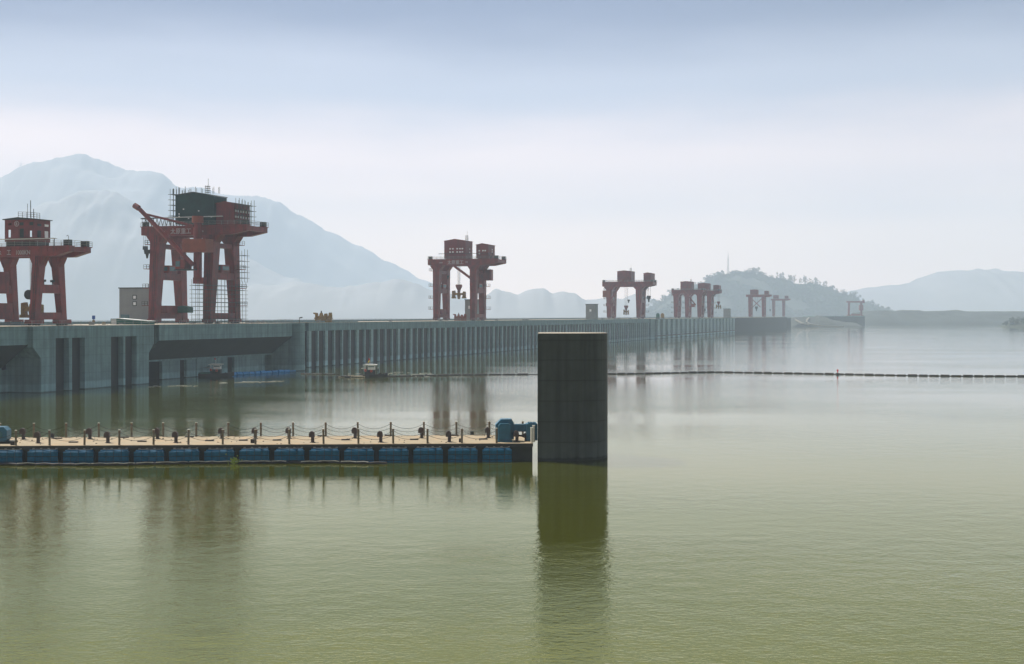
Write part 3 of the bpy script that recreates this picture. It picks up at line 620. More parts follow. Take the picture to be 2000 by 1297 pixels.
grab(c6r, 16.8, 0, 8.5, 'dark grab hanging off the right end of the farther paired crane', w=4.5, ztop=20.8, rx=.7)
hook(c6r, 4, 0, 20.8, 6, 2.4, 3)
MB().box(-6, -3, -7, -3, 9.5, 12.5).build('operator_cabin', 'red', c6r)
# crane 7, 8 very hazy
c7r, _ = crane(1479, 'small pale red gantry crane with crossed braces against the wooded hill', g=15, w=12, wt=9, zb=23, zt=25.6, back=4.5, front=8.5, scale=1.03, detail=0, xb=True, legs=(3.2, 2.6),
    houses=[dict(x0=-7.5, x1=1, y0=-4, y1=4, z0=26, z1=31.5, gable=.3), dict(x0=8.5, x1=13, y0=-4, y1=4, z0=26, z1=30, gable=.3)])
hook(c7r, -1, 0, 23, 10, 2.6, 2); hook(c7r, 14.5, 0, 24, 8, 1.2, 1)
c8r, _ = crane(1521, 'faintest red gantry crane, almost lost in haze behind the braced one', g=14.5, w=12, wt=9, zb=24, zt=26.4, back=3.5, front=9.5, scale=1.03, detail=0, legs=(3.0, 2.4),
    houses=[dict(x0=-7.5, x1=0, y0=-4, y1=4, z0=27, z1=32, gable=.3), dict(x0=9, x1=14, y0=-4, y1=4, z0=27, z1=31, gable=.3)], bc=-40)
# ------------------------------------------------------------------ isolated pier
def pierb():
    pts = [(2.98, 155.2), (5.2, 155.25), (7.6, 155.6), (9.3, 156.3), (10.4, 157.2), (11.1, 158.4), (11.45, 159.8), (11.55, 161.4), (11.3, 163.0), (10.6, 164.4), (9.5, 165.4), (8.0, 166.1), (6.0, 166.3), (4.4, 166.1), (3.24, 165.4)]
    # Catmull subdivision of the rounded part
    out = []
    n = len(pts)
    for i in range(n):
        p0, p1, p2, p3 = [Vector(pts[(i+k) % n]) for k in (-1, 0, 1, 2)]
        if i in (n-1, 0) or i == n-2:
            out.append(tuple(p1)); continue
        for t in (0, .33, .66):
            q = .5*((2*p1)+(-p0+p2)*t+(2*p0-5*p1+4*p2-p3)*t*t+(-p0+3*p1-3*p2+p3)*t**3); out.append((q.x, q.y))
    r = empty('concrete_pier', (7.2, 160.5, 0), 0, label='tall dark free-standing concrete pier at the right end of the floating walkway', cat='pier')
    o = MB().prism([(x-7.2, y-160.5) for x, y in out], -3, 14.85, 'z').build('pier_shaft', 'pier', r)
    MB().prism([((x-7.2)*.985, (y-160.5)*.985) for x, y in out], 14.852, 14.90, 'z').build('pier_cap', 'top', r)
pierb()
# ------------------------------------------------------------------ floating walkway
A = Vector((-58.5, 152.0, 0)); PROT = math.atan2(3.2, 60.9); ex = Vector((math.cos(PROT), math.sin(PROT), 0)); ey = Vector((-math.sin(PROT), math.cos(PROT), 0))
def px_t(px, v=0.0):
    t = (px-1000)/F; q = A+ey*v; return (t*q.y-q.x)/(ex.x-t*ex.y)
ploc = lambda t, v, z=0: A+ex*t+ey*v+Vector((0, 0, z))
DZ, PW = 2.1, 10.8
XR = px_t(1041)
pon = empty('floating_walkway', A, PROT, label='floating concrete walkway faced with blue plastic floats, tied to the pier', cat='pontoon')
MB().box(-14, XR, -.05, PW, DZ-.14, DZ).build('deck_slab', 'deck', pon)
MB().box(-14, XR-.05, .12, PW-.1, -.8, DZ-.14).build('hull', 'hull', pon)
mb = MB().box(-14, XR, -.10, -.051, DZ-.42, DZ-.05); mb.build('edge_beam', 'dark', pon)
PT = (px_t(970)-px_t(97))/13.0
fl_proto = None
x = px_t(970, 0); 
centers = [px_t(970.5) - i*px_t(0)*0 - i*(px_t(970.5)-px_t(83))/13.05 for i in range(0, 19)]
for cx in centers:
    if cx < -13: break
    if fl_proto is None:
        mb = MB(); w_ = 3.46/4
        for i in range(4):
            x0_ = -1.73+i*w_+.03; x1_ = x0_+w_-.06
            for z0_, z1_ in ((-.35, .26), (.32, .84), (.90, 1.42)):
                c_ = .05
                mb.prism([(-.62, z0_), (0, z0_), (0, z1_), (-.62, z1_), (-.66, z1_-c_), (-.66, z0_+c_)], x0_, x1_, 'x')
            xa = x0_+(.16 if i == 0 else 0); xb_ = x1_-(.16 if i == 3 else 0)
            mb.prism([(-.5, 1.44), (0, 1.44), (0, 1.62), (-.32, 1.62)], xa, xb_, 'x')
        f = mb.build('float_panel', 'float', pon)
        bk = MB().box(-1.70, 1.70, -.56, -.02, -.4, 1.40).build('float_core', M['dark'], f)
        lug = MB()
        lug.box(-1.35, 1.35, -.12, .1, 1.625, 1.70)
        for i in range(4): lug.box(-1.3+i*.85, -1.05+i*.85, -.12, .1, 1.70, 1.80)
        lug.build('float_lug', 'steel', f); fl_proto = f
        kids = [bk, [c for c in COL.objects if c.parent == f and c.name.startswith('float_lug')][0]]
    else:
        f = fl_proto.copy(); COL.objects.link(f); f.parent = pon
        for kd in kids: c = kd.copy(); COL.objects.link(c); c.parent = f
    f.location = (cx, .0, random.uniform(-.05, .04)); f.rotation_euler = (0, R(random.uniform(-.7, .7)), 0)
# float prism ran along local x via axis 'x' : (y,z) profile
def ongrid(px, py):      # deck point seen at that place of the photo
    d = (CAMZ-DZ)*F/(py-HZ); p = wpt(px, d); q = p-A; return q.dot(ex), q.dot(ey)
for px, py in ((9, 865.5), (112, 857), (143, 864.5), (243, 855), (277, 863), (370, 854), (409, 861.5), (475, 860.8), (541, 860.5), (628, 852.3), (675, 859.8), (759, 851.2), (809, 859.2), (888, 851.2), (944, 858.5)):
    t, v = ongrid(px, py); MB().box(t-.5, t+.5, v-.15, v+.35, DZ, DZ+.13).build('hatch_cover', 'rubber', pon)
for px, py in ((24, 869.5), (101, 855), (493, 865.5), (900, 864), (922, 849.5)):
    t, v = ongrid(px, py); MB().box(t-.22, t+.22, max(.02, v), max(.02, v)+.35, DZ, DZ+.45).build('cleat', 'rubber', pon)
random.seed(5)
mb = MB()
for i in range(110):
    t = random.uniform(-8, XR-.5); v = random.uniform(.6, PW-.6); s_ = random.uniform(.04, .09); mb.box(t-s_, t+s_, v-s_, v+s_, DZ, DZ+.06)
mb.build('deck_bolts', 'rubber', pon)
def chain(mb, p, q, sag, r=.028):
    pts = [Vector(p).lerp(Vector(q), k/10) + Vector((0, 0, -sag*4*(k/10)*(1-k/10))) for k in range(11)]
    mb.path(pts, r, 4)
def fence(label, pxs, v, whites=()):
    r = empty('chain_fence', ploc(0, v, DZ), PROT, label=label, cat='fence')
    ts = [px_t(p, v) for p in pxs]
    ts = [ts[0]-4.03*2, ts[0]-4.03] + ts
    proto = None
    for i, t in enumerate(ts):
        if proto is None:
            proto = MB().tube((0, 0, .02), (0, 0, 1.72), .125, 10).build('post', 'post', r); 
            cap = MB().tube((0, 0, 1.72), (0, 0, 1.76), .14, 10).build('post_cap', 'postw', proto); o = proto
        else:
            o = proto.copy(); COL.objects.link(o); o.parent = r; c = cap.copy(); COL.objects.link(c); c.parent = o
        o.location = (t, 0, 0); o.rotation_euler = (R(random.uniform(-1.2, 1.2)), R(random.uniform(-1.2, 1.2)), random.uniform(0, 6))
    for a_, b_ in zip(ts, ts[1:]):
        mb = MB(); chain(mb, (a_, 0, 1.5), (b_, 0, 1.5), .62); chain(mb, (a_, 0, 1.0), (b_, 0, 1.0), .52); mb.build('chain', 'dark', r)
    return r
fence('chain fence along the near edge of the floating walkway', [31, 97, 165, 233, 300, 368, 435, 499, 565, 632, 700, 768, 835, 902, 970], .35)
fence('chain fence along the far edge of the floating walkway', [66, 129, 193, 257, 319, 383, 446, 509.5, 572.5, 636.5, 699, 763, 828, 891.5, 956, 1021], PW-.4)
# gooseneck vents
def vent(px, py, label, proto=[None]):
    t, v = ongrid(px, py)
    if proto[0] is None:
        r = empty('vent_pipe', (0, 0, 0), PROT)
        MB().tube((.1, 0, 0), (.1, 0, .95), .2, 12).build('pipe', 'vent', r)
        mb = MB()
        prof = [(-.33, .62), (.33, .62)] + [(.33*math.cos(R(a_)), .96+.36*math.sin(R(a_))) for a_ in range(0, 181, 20)]
        mb.prism(prof, -.24, .24, 'y'); mb.build('hood', 'vent', r); MB().tube((.1, 0, 0), (.1, 0, .05), .34, 12).build('flange', 'rubber', r)
        proto[0] = r; r.location = ploc(t, v, DZ); tag(r, label, 'vent', 'hooded vents on the floating walkway'); return r
    r = dup(proto[0]); r.location = ploc(t, v, DZ); tag(r, label, 'vent', 'hooded vents on the floating walkway')
for i, px in enumerate((44, 174, 306, 432, 497, 563, 692, 822, 952)): vent(px, 857.6-.3*i, f'{ORD[i]} hooded black vent from the left, far row on the walkway')
for i, px in enumerate((73, 209, 342, 609, 742, 876, 1008)): vent(px, 865.3-.4*i, f'{ORD[i]} hooded black vent from the left, near row on the walkway')
# blue mooring machine
t0_, v0_ = px_t(971, 2), 2.0
r = empty('mooring_winch', ploc(px_t(971, 2), 1.6, DZ), PROT, label='blue steel mooring machine with a horizontal arm reaching to the pier', cat='machine')
MB().prism([(.15, .25), (1.55, .25), (1.55, 2.0), (1.35, 2.15), (.35, 2.15), (.15, 1.9)], 0, .9, 'y').build('front_housing', 'bluep', r)
MB().box(.42, 1.2, -.05, -.001, 1.55, 2.0).build('cover_plate', 'bluep', r)
MB().prism([(-.15, .2), (2.0, .2), (2.0, 2.2), (1.75, 2.6), (.5, 2.6), (-.15, 1.95)], .9, 2.5, 'y').build('rear_housing', 'bluep', r)
MB().box(-.1, 1.75, -.15, 1.6, 0, .2).build('foot', 'bluep', r)
xa = px_t(1047, 3)-px_t(971, 2)
MB().box(2.0, xa-.9, 1.2, 1.9, 1.1, 1.98).build('arm', 'bluep', r)
MB().box(xa-1.2, xa+.1, .6, 2.6, .1, 2.05).box(xa-.95, xa, .8, 2.4, 2.05, 2.15).build('pier_bracket', 'bluep', r)
mb = MB()
for k in range(5): mb.tube((xa-.9+k*.18, 1, 2.15), (xa-.9+k*.18, 1, 2.3), .06, 6)
mb.build('bolt', 'bluep', r)
r = empty('valve_stand', ploc(px_t(1026, 3), 2.4, DZ), PROT, label='small dark valve stand under the arm of the blue machine', cat='valve')
MB().tube((0, 0, 0), (0, 0, .9), .13, 8).build('stem', 'rubber', r); MB().prism([(-.9, .6), (-.5, .55), (0, .35), (.15, .5), (.1, .75), (0, 1.0), (-.5, .75), (-.9, .8)], -.12, .12, 'y').build('valve_body', 'rubber', r)
for i, (px, v, hh) in enumerate(((1038.5, .5, 1.75), (1042.5, 1.5, 1.9))):
    r = empty('white_post', ploc(px_t(px, v), v, DZ), PROT, label=('near' if i == 0 else 'far')+' pale post of the two at the pier end of the walkway', cat='post', group='pale posts by the pier')
    MB().tube((0, 0, 0), (0, 0, hh), .15, 12).build('shaft', 'postw', r); MB().tube((0, 0, hh), (0, 0, hh+.05), .18, 12).build('cap', 'postw', r)
# rubbish and hose floating along the front, glints added as pale strips
def hose():
    r = empty('floating_hose', ploc(0, -1.2, 0), PROT, label='tangled black hose floating along the foot of the walkway', cat='hose')
    random.seed(21); x = -12; y = 0; end = px_t(730)
    i = 0
    while x < end:
        ln = random.uniform(1.4, 2.6); y2 = max(-.9, min(.5, y+random.uniform(-.6, .6)))
        MB().path([(x, y, .08), (x+ln*.5, (y+y2)/2+random.uniform(-.15, .15), .16), (x+ln, y2, .08)], .15, 8).build('hose_length', 'rubber', r)
        if random.random() < .62: 
            yy = y-.05; MB().path([(x+.1, yy-.10, .27), (x+ln*.5, (y+y2)/2-.10, .31), (x+ln*.85, y2-.10, .25)], .045, 5).build('hose_glint_strip', 'plast', r)  # thin pale tube as a painted highlight on the hose
        x += ln*random.uniform(.75, .95); y = y2
hose()
t_ = ploc(px_t(461), -.9, 0); r = empty('weed_clump', t_, 0, label='small yellow-green weed clump growing at the foot of the blue floats', cat='plant')
mb = MB(); random.seed(2)
for i in range(60):
    c = Vector((random.gauss(0, .35), random.gauss(0, .15), abs(random.gauss(.35, .25)))); s_ = .09
    mb.quad(c+Vector((-s_, 0, 0)), c+Vector((0, -s_*.4, -s_)), c+Vector((s_, 0, 0)), c+Vector((0, s_*.4, s_)))
M['weed'] = mat('weed_leaf', (.22, .30, .03), .8, var=.4, scale=6); mb.build('leaves', 'weed', r); MB().tube((0, 0, -.1), (0, 0, .5), .03, 5).build('stalk', 'weed', r)
# left-edge blue machine
r = empty('mooring_machine', ploc(px_t(-14, 3), 3, DZ), PROT, label='blue octagonal mooring machine cut by the left edge of the walkway', cat='machine')
MB().prism([(-1.5, .2), (1.35, .2), (1.6, .5), (1.6, 1.5), (1.2, 1.9), (-1.2, 1.9), (-1.5, 1.6)], 0, 1.6, 'y').build('housing', 'bluep', r)
MB().prism([(-.9, .6), (.9, .6), (1.1, .8), (1.1, 1.2), (.8, 1.5), (-.8, 1.5)], -.06, -.001, 'y').build('cover_plate', 'glass', r); MB().box(-1.7, 2.3, -.2, 1.8, 0, .2).build('foot', 'dark', r)
# ------------------------------------------------------------------ floating boom across the lake
def poly(pts):
    out = []
    for (x0, y0), (x1, y1) in zip(pts, pts[1:]):
        n = max(1, int((x1-x0)/9))
        for k in range(n): t = k/n; out.append(wl(x0+(x1-x0)*t, y0+(y1-y0)*t))
    out.append(wl(*pts[-1])); return out
def boom(name, pts, seg, rad, m, label, group=None, part='float', z=.05, gap=.16):
    P = poly(pts); r = empty(name, P[0], 0, label=label, cat='boom', group=group)
    o0 = P[0]; acc = [0]
    for a_, b_ in zip(P, P[1:]): acc.append(acc[-1]+(b_-a_).length)
    def at(s_):
        for i in range(len(P)-1):
            if acc[i+1] >= s_: return P[i].lerp(P[i+1], (s_-acc[i])/max(1e-6, acc[i+1]-acc[i]))-o0
        return P[-1]-o0
    s_ = 0; n = 0
    while s_ < acc[-1]-seg:
        ln = seg*random.uniform(.85, 1.0); rr = rad*random.uniform(.85, 1.15)
        a_ = at(s_); b_ = at(s_+ln*(1-gap)); zz = Vector((0, 0, z))
        MB().tube(a_+zz, b_+zz, rr, 8).build(part, m, r); s_ += ln; n += 1
    MB().path([at(acc[-1]*k/60)+Vector((0, 0, z)) for k in range(61)], rad*.35, 5).build('rope', m, r)
    return n
random.seed(9)
boom('floating_boom', [(1187, 731.2), (1250, 730.5), (1330, 728.8), (1400, 727.6), (1480, 728.8), (1560, 730), (1640, 731.5), (1740, 733.5), (1860, 735), (2000, 735.6), (2060, 736)], 3.2, .36, 'rubber', 'black floating boom stretching across the open lake right of the pier')
boom('floating_boom', [(752, 735.8), (800, 735), (860, 733.6), (950, 732.6), (1052, 732)], 4.2, .34, 'rubber', 'black floating boom between the white-roofed work boat and the pier')
boom('floating_boom', [(588, 730.5), (630, 731.2), (664, 731.5)], 4.0, .24, 'rubber', 'short thin black boom left of the white-roofed work boat')
boom('blue_float_line', [(436, 734), (480, 731.5), (530, 728.5), (577, 726)], 2.9, .55, 'bfloat', 'line of bright blue floats trailing from the moored boat to the round pier', z=.25)
p = wl(1636, 732); r = empty('marker_buoy', p, 0, label='small reddish marker buoy standing on the black boom far right', cat='buoy')
MB().tube((0, 0, -.2), (0, 0, .5), .6, 12, .45).build('buoy_body', 'rubber', r); MB().tube((0, 0, .5), (0, 0, 1.0), .12, 6).tube((0, 0, 1.0), (0, 0, 1.5), .3, 8, .22).build('top_mark', 'rflag', r)
# ------------------------------------------------------------------ boats
def torus_mb(c, R1, r1, axis='y', n=16):
    mb = MB(); pts = [Vector(c)+Vector((R1*math.cos(2*math.pi*k/n), 0, R1*math.sin(2*math.pi*k/n))) for k in range(n+1)]
    return mb.path(pts, r1, 6)
def hullmesh(L0, L1, B, zt, zb, bow):
    # stations along x: (x, half-beam, deck z, keel z)
    st = [(L0, B*.75, zt, zb*.6), (L0+(L1-L0)*.25, B, zt, zb), (L0+(L1-L0)*.6, B, zt+.05, zb), (L0+(L1-L0)*.85, B*.7, zt+bow*.6, zb*.8), (L1, B*.12, zt+bow, zt*.3)]
    mb = MB(); idx = []
    for x, b, z, kz in st:
        i = len(mb.v); mb.v += [(x, -b, z), (x, -b*.8, kz), (x, b*.8, kz), (x, b, z)]; idx.append(i)
    for i, j in zip(idx, idx[1:]):
        for k in range(3): mb.f.append((i+k, j+k, j+k+1, i+k+1))
        mb.f.append((i+3, j+3, j, i))
    mb.f.append((idx[0], idx[0]+1, idx[0]+2, idx[0]+3)); mb.f.append((idx[-1]+3, idx[-1]+2, idx[-1]+1, idx[-1]))
    return mb
def boat(px, py, label, flag2=True, rz=0.0, hullm='rubber', hull=( -1.8, 5.0), s_=1.0, cabm='white', lower='dark'):
    r = empty('work_boat', wl(px, py), rz, label=label, cat='boat', group='work boats by the dam'); r.scale = (s_,)*3
    hullmesh(hull[0], hull[1], 1.25, .75, -.4, .55).build('hull', hullm, r)
    c = MB().box(-1.3, 1.5, -.95, .95, .75, 2.05).build('cabin', lower, r)
    mb = MB()
    for x, y in ((-1.25, -.9), (1.4, -.9), (-1.25, .9), (1.4, .9)): mb.box(x-.06, x+.06, y-.06, y+.06, 2.05, 3.25)
    mb.box(-.35, 1.45, -.94, -.88, 2.05, 2.75).box(-.35, 1.45, .88, .94, 2.05, 2.75).box(1.4, 1.46, -.88, .88, 2.05, 2.75).box(-.35, 1.45, -.94, -.88, 3.05, 3.25).box(-.4, -.3, -.95, -.85, 2.05, 3.25)
    mb.build('wheelhouse', cabm, r)
    MB().box(-.3, 1.4, -.9, -.88, 2.75, 3.05).build('window', 'glass', r)
    MB().prism([(-1.75, 3.25), (2.0, 3.30), (2.1, 3.42), (1.4, 3.55), (-1.0, 3.6), (-1.8, 3.38)], -1.2, 1.2, 'y').build('canopy', 'white', r)
    MB().tube((.1, 0, 3.55), (.1, 0, 4.9), .05, 6).build('flagpole', 'white', r)
    f = MB().quad((.1, 0, 4.95), (-.35, .05, 5.3), (-.3, .1, 4.75), (.1, 0, 4.5)); f.build('flag', 'rflag', r)
    if flag2: MB().quad((.05, 0, 4.6), (-.2, .05, 4.65), (-.55, .1, 4.05), (-.3, .05, 4.0)).build('pennant', 'yflag', r)
    torus_mb((.55, -1.05, 1.7), .25, .09).build('life_ring', 'ring', r); torus_mb((-1.05, -1.05, 1.9), .25, .09).build('life_ring', 'ring', r)
    for x in (3.0, 4.0, 4.6): torus_mb((x, -.9 if x < 4 else -.45, .8), .28, .13).build('tyre_fender', 'rubber', r)
    MB().box(-2.3, -1.3, -.3, .3, 2.35, 2.5).build('light_board', 'white', r)
    return r
b1 = boat(722, 736.6, 'small work boat with white canopy, red-yellow flag and orange rings on open water')
# raft of driftwood alongside
r = empty('driftwood_raft', wl(690, 736.8), 0, label='raft of pale driftwood and bamboo pushed by the white-roofed boat', cat='raft'); random.seed(4)
for i in range(26):
    x = random.uniform(-3.0, 2.0); y = random.uniform(-1.1, 1.1); l_ = random.uniform(.6, 1.6); an = random.uniform(-.3, .3); z = .1+random.uniform(0, .45)*(1-abs(x+.3)/4)
    MB().tube((x-l_*math.cos(an), y-l_*math.sin(an), z), (x+l_*math.cos(an), y+l_*math.sin(an), z+random.uniform(-.1, .12)), random.uniform(.07, .16), 6).build('log', 'bamboo' if random.random() < .75 else 'rubber', r)
b2 = boat(421, 735.4, 'dark work boat with white wheelhouse and red flag moored in the shaded spillway bay', False, hullm='rubber', hull=(-5.5, 5.2), cabm='white')
MB().box(-5.2, -1.4, -.9, .9, .76, 1.15).build('deck_cargo', 'green', b2)
mb = MB(); 
for x in (-4.6, -2.0): mb.tube((x, -.8, .8), (x, -.8, 2.9), .05, 4).tube((x, .8, .8), (x, .8, 2.9), .05, 4)
mb.box(-3.2, -1.5, -.95, .95, 2.5, 2.6); mb.build('awning', 'dark', b2)
# person on the boat
def person(loc, rz):
    J = {'pel': (0, 0, .95), 'sp': (0, .02, 1.2), 'ch': (.02, .03, 1.42), 'nk': (.04, .03, 1.55), 'hd': (.07, .02, 1.68), 'ht': (.08, .02, 1.78),
         'hL': (0, .1, .9), 'kL': (.06, .12, .5), 'aL': (-.02, .13, .08), 'tL': (.16, .14, .03), 'hR': (0, -.1, .9), 'kR': (.02, -.13, .5), 'aR': (-.1, -.14, .08), 'tR': (.08, -.15, .03),
         'sL': (.02, .2, 1.42), 'eL': (.12, .25, 1.16), 'wL': (.34, .18, 1.05), 'sR': (.02, -.2, 1.42), 'eR': (.1, -.26, 1.15), 'wR': (.3, -.2, 1.0)}
    rad = dict(pel=.15, sp=.14, ch=.16, nk=.06, hd=.105, ht=.07, hL=.1, kL=.07, aL=.05, tL=.04, hR=.1, kR=.07, aR=.05, tR=.04, sL=.075, eL=.05, wL=.035, sR=.075, eR=.05, wR=.035)
    E = [('pel', 'sp'), ('sp', 'ch'), ('ch', 'nk'), ('nk', 'hd'), ('hd', 'ht'), ('pel', 'hL'), ('hL', 'kL'), ('kL', 'aL'), ('aL', 'tL'), ('pel', 'hR'), ('hR', 'kR'), ('kR', 'aR'), ('aR', 'tR'), ('ch', 'sL'), ('sL', 'eL'), ('eL', 'wL'), ('ch', 'sR'), ('sR', 'eR'), ('eR', 'wR')]
    for sd in ('L', 'R'):
        w_ = Vector(J['w'+sd])
        for k in range(5):
            n_ = f'f{sd}{k}'; off = Vector((.10 if k < 4 else .05, (k-1.5)*.022 if k < 4 else (.05 if sd == 'R' else -.05), -.02)); J[n_] = tuple(w_+off); rad[n_] = .010; E.append(('w'+sd, n_))
    names = list(J); me = bpy.data.meshes.new('person'); me.from_pydata([J[n_] for n_ in names], [(names.index(a_), names.index(b_)) for a_, b_ in E], []); me.update()
    o = bpy.data.objects.new('person', me); COL.objects.link(o)
    md = o.modifiers.new('skin', 'SKIN'); 
    if not me.skin_vertices: 
        bpy.context.view_layer.objects.active = o
    sv = me.skin_vertices[0].data if me.skin_vertices else None
    if sv:
        for n_, d_ in zip(names, sv): d_.radius = (rad[n_], rad[n_])
        sv[0].use_root = True
    o.modifiers.new('sub', 'SUBSURF').levels = 1
    bpy.context.view_layer.update()
    nm = bpy.data.meshes.new_from_object(o.evaluated_get(bpy.context.evaluated_depsgraph_get()))
    bpy.data.objects.remove(o)
    nm.materials.clear(); nm.materials.append(M['cloth']); nm.materials.append(M['skin'])
    for p_ in nm.polygons:
        if p_.center.z > 1.56 or (abs(p_.center.y) > .12 and p_.center.x > .28): p_.material_index = 1
        p_.use_smooth = True
    o = bpy.data.objects.new('person', nm); COL.objects.link(o); o.location = loc; o.rotation_euler = (0, 0, rz)
    tag(o, 'person in dark clothes and a white hat standing on the boat bow', 'person')
    MB().tube((.08, .02, 1.72), (.08, .02, 1.76), .22, 14).tube((.08, .02, 1.76), (.08, .02, 1.87), .12, 12, .09).build('hat', 'white', o)
    return o
try:
    person(b1.location+Vector((2.4, -.2, .80)), R(200))
except Exception as e: print('person failed', e)
# foam streaks of the wake
def foam(name, pts, wd, label, seed=1):
    random.seed(seed); mb = MB()
    for (x0, y0), (x1, y1) in pts:
        n = int((x1-x0)/3)
        for k in range(n):
            if random.random() < .5: continue
            px = x0+(x1-x0)*k/n+random.uniform(-1, 1); py = y0+(y1-y0)*k/n+random.gauss(0, .6)
            p = wl(px, py); l_ = random.uniform(.2, .8); w_ = random.uniform(.06, .3)*wd
            mb.prism([(p.x-l_, p.y), (p.x-l_*.4, p.y-w_), (p.x+l_*.6, p.y-w_*.6), (p.x+l_, p.y+.1), (p.x+l_*.3, p.y+w_), (p.x-l_*.6, p.y+w_*.5)], .012, .05)
    o = mb.build(name, 'foam'); tag(o, label, None, None, 'stuff')
foam('wake_foam', [((760, 728.5), (862, 733)), ((765, 727), (845, 729.5)), ((757, 731), (840, 735)), ((680, 730), (712, 729.5))], 1.0, 'pale foam of the wake beside the work boat')
foam('wake_foam', [((432, 748), (560, 744)), ((292, 754), (385, 754))], .8, 'pale foam streak in front of the spillway bay', 2)
# ------------------------------------------------------------------ hills and shores
def ridge(name, pts, D, depth, m, label, amp=.06, nx=220, nv=26, seed=0, freq=.004, base=-2, rough=1.0, front=1.0, rgh=0.0, slant=0.0):
    D0 = D
    xs = [p[0] for p in pts]; mb = MB(); idx = []
    def prof(px):
        for (x0, y0), (x1, y1) in zip(pts, pts[1:]):
            if x0 <= px <= x1:
                t = (px-x0)/(x1-x0); t = t*t*(3-2*t)*.5+t*.5; return y0+(y1-y0)*t
        return pts[-1][1]
    for i in range(nx+1):
        px = xs[0]+(xs[-1]-xs[0])*i/nx; D = D0+max(0, px-330)*slant; py = prof(px) + noise.fractal(Vector((px*.035, seed, 0)), 1.0, 2.0, 5)*rgh; X = (px-1000)/F*D; H = CAMZ+(HZ-py)*D/F
        ed = min(1, i/6, (nx-i)/6)
        row = []
        for j in range(nv+1):
            v = -1+2*j/nv; y = D+v*depth*(front if v < 0 else 1); sh = (1-abs(v)**1.5)
            q = Vector((X*freq+seed, y*freq*1.3, seed*.37))
            nzv = noise.fractal(q*1.0, 1.0, 2.1, 6)*amp*H*2
            rg = 1-abs(noise.noise(q*2.2))*1.2
            z = H*sh + nzv*(sh+.15)*(.35 if abs(v) < .05 else 1) - (1-rg)*H*.22*(1 if abs(v) > .05 else .1)*(1-abs(v))*rough
            z = base+(z-base)*ed if j not in (0, nv) else base
            row.append(len(mb.v)); mb.v.append((X, y, max(base, z)))
        idx.append(row)
    for a_, b_ in zip(idx, idx[1:]):
        for j in range(nv): mb.f.append((a_[j], b_[j], b_[j+1], a_[j+1]))
    o = mb.build(name, m, smooth=True); tag(o, label, None, None, 'structure'); return o
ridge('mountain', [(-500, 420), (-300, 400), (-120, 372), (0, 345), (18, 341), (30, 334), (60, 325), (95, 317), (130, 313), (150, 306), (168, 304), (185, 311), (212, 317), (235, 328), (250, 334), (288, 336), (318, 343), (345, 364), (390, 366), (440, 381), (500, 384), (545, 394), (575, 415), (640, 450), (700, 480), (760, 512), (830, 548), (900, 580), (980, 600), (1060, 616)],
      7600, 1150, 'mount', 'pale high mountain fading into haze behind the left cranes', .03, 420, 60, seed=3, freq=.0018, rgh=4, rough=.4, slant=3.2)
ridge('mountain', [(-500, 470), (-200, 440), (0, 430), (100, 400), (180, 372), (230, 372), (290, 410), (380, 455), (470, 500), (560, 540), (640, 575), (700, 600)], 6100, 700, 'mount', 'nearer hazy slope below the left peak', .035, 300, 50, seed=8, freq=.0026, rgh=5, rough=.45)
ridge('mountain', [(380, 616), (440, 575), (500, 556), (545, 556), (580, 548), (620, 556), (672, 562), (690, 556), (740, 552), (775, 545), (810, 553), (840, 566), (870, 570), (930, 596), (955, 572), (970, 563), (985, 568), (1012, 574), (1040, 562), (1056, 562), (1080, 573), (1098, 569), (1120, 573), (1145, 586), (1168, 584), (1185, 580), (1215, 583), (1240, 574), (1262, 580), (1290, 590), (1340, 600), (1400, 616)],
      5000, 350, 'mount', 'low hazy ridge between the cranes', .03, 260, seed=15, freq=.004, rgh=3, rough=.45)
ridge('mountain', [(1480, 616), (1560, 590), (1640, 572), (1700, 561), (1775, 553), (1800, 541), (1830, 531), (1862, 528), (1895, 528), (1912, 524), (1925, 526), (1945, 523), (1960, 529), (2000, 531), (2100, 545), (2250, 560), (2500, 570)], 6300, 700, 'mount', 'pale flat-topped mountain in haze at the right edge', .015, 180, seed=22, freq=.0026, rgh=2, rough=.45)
HILL = [(1235, 617), (1262, 606), (1290, 590), (1312, 576), (1340, 566), (1372, 552), (1395, 540), (1425, 534), (1460, 535), (1490, 540), (1510, 546), (1550, 552), (1590, 556), (1612, 563), (1630, 572), (1655, 582), (1672, 590), (1700, 600), (1735, 608), (1760, 613), (1790, 618)]
HD = 4300; KH = HD/2450
hill = ridge('hill', HILL, HD, 340, 'hill', 'rounded wooded hill behind the far end of the dam', .05, 150, seed=31, freq=.0066, rough=1.2)
ridge('far_shore', [(1640, 612), (1700, 607), (1730, 606), (1745, 608), (1760, 605.5), (1795, 606), (1805, 608), (1840, 607), (1870, 605), (1890, 608), (2000, 608), (2100, 607), (2300, 606), (2500, 606)], 2650, 90, 'bank', 'flat-topped earth bank along the far right shore', .04, 200, seed=41, freq=.02, front=.75)
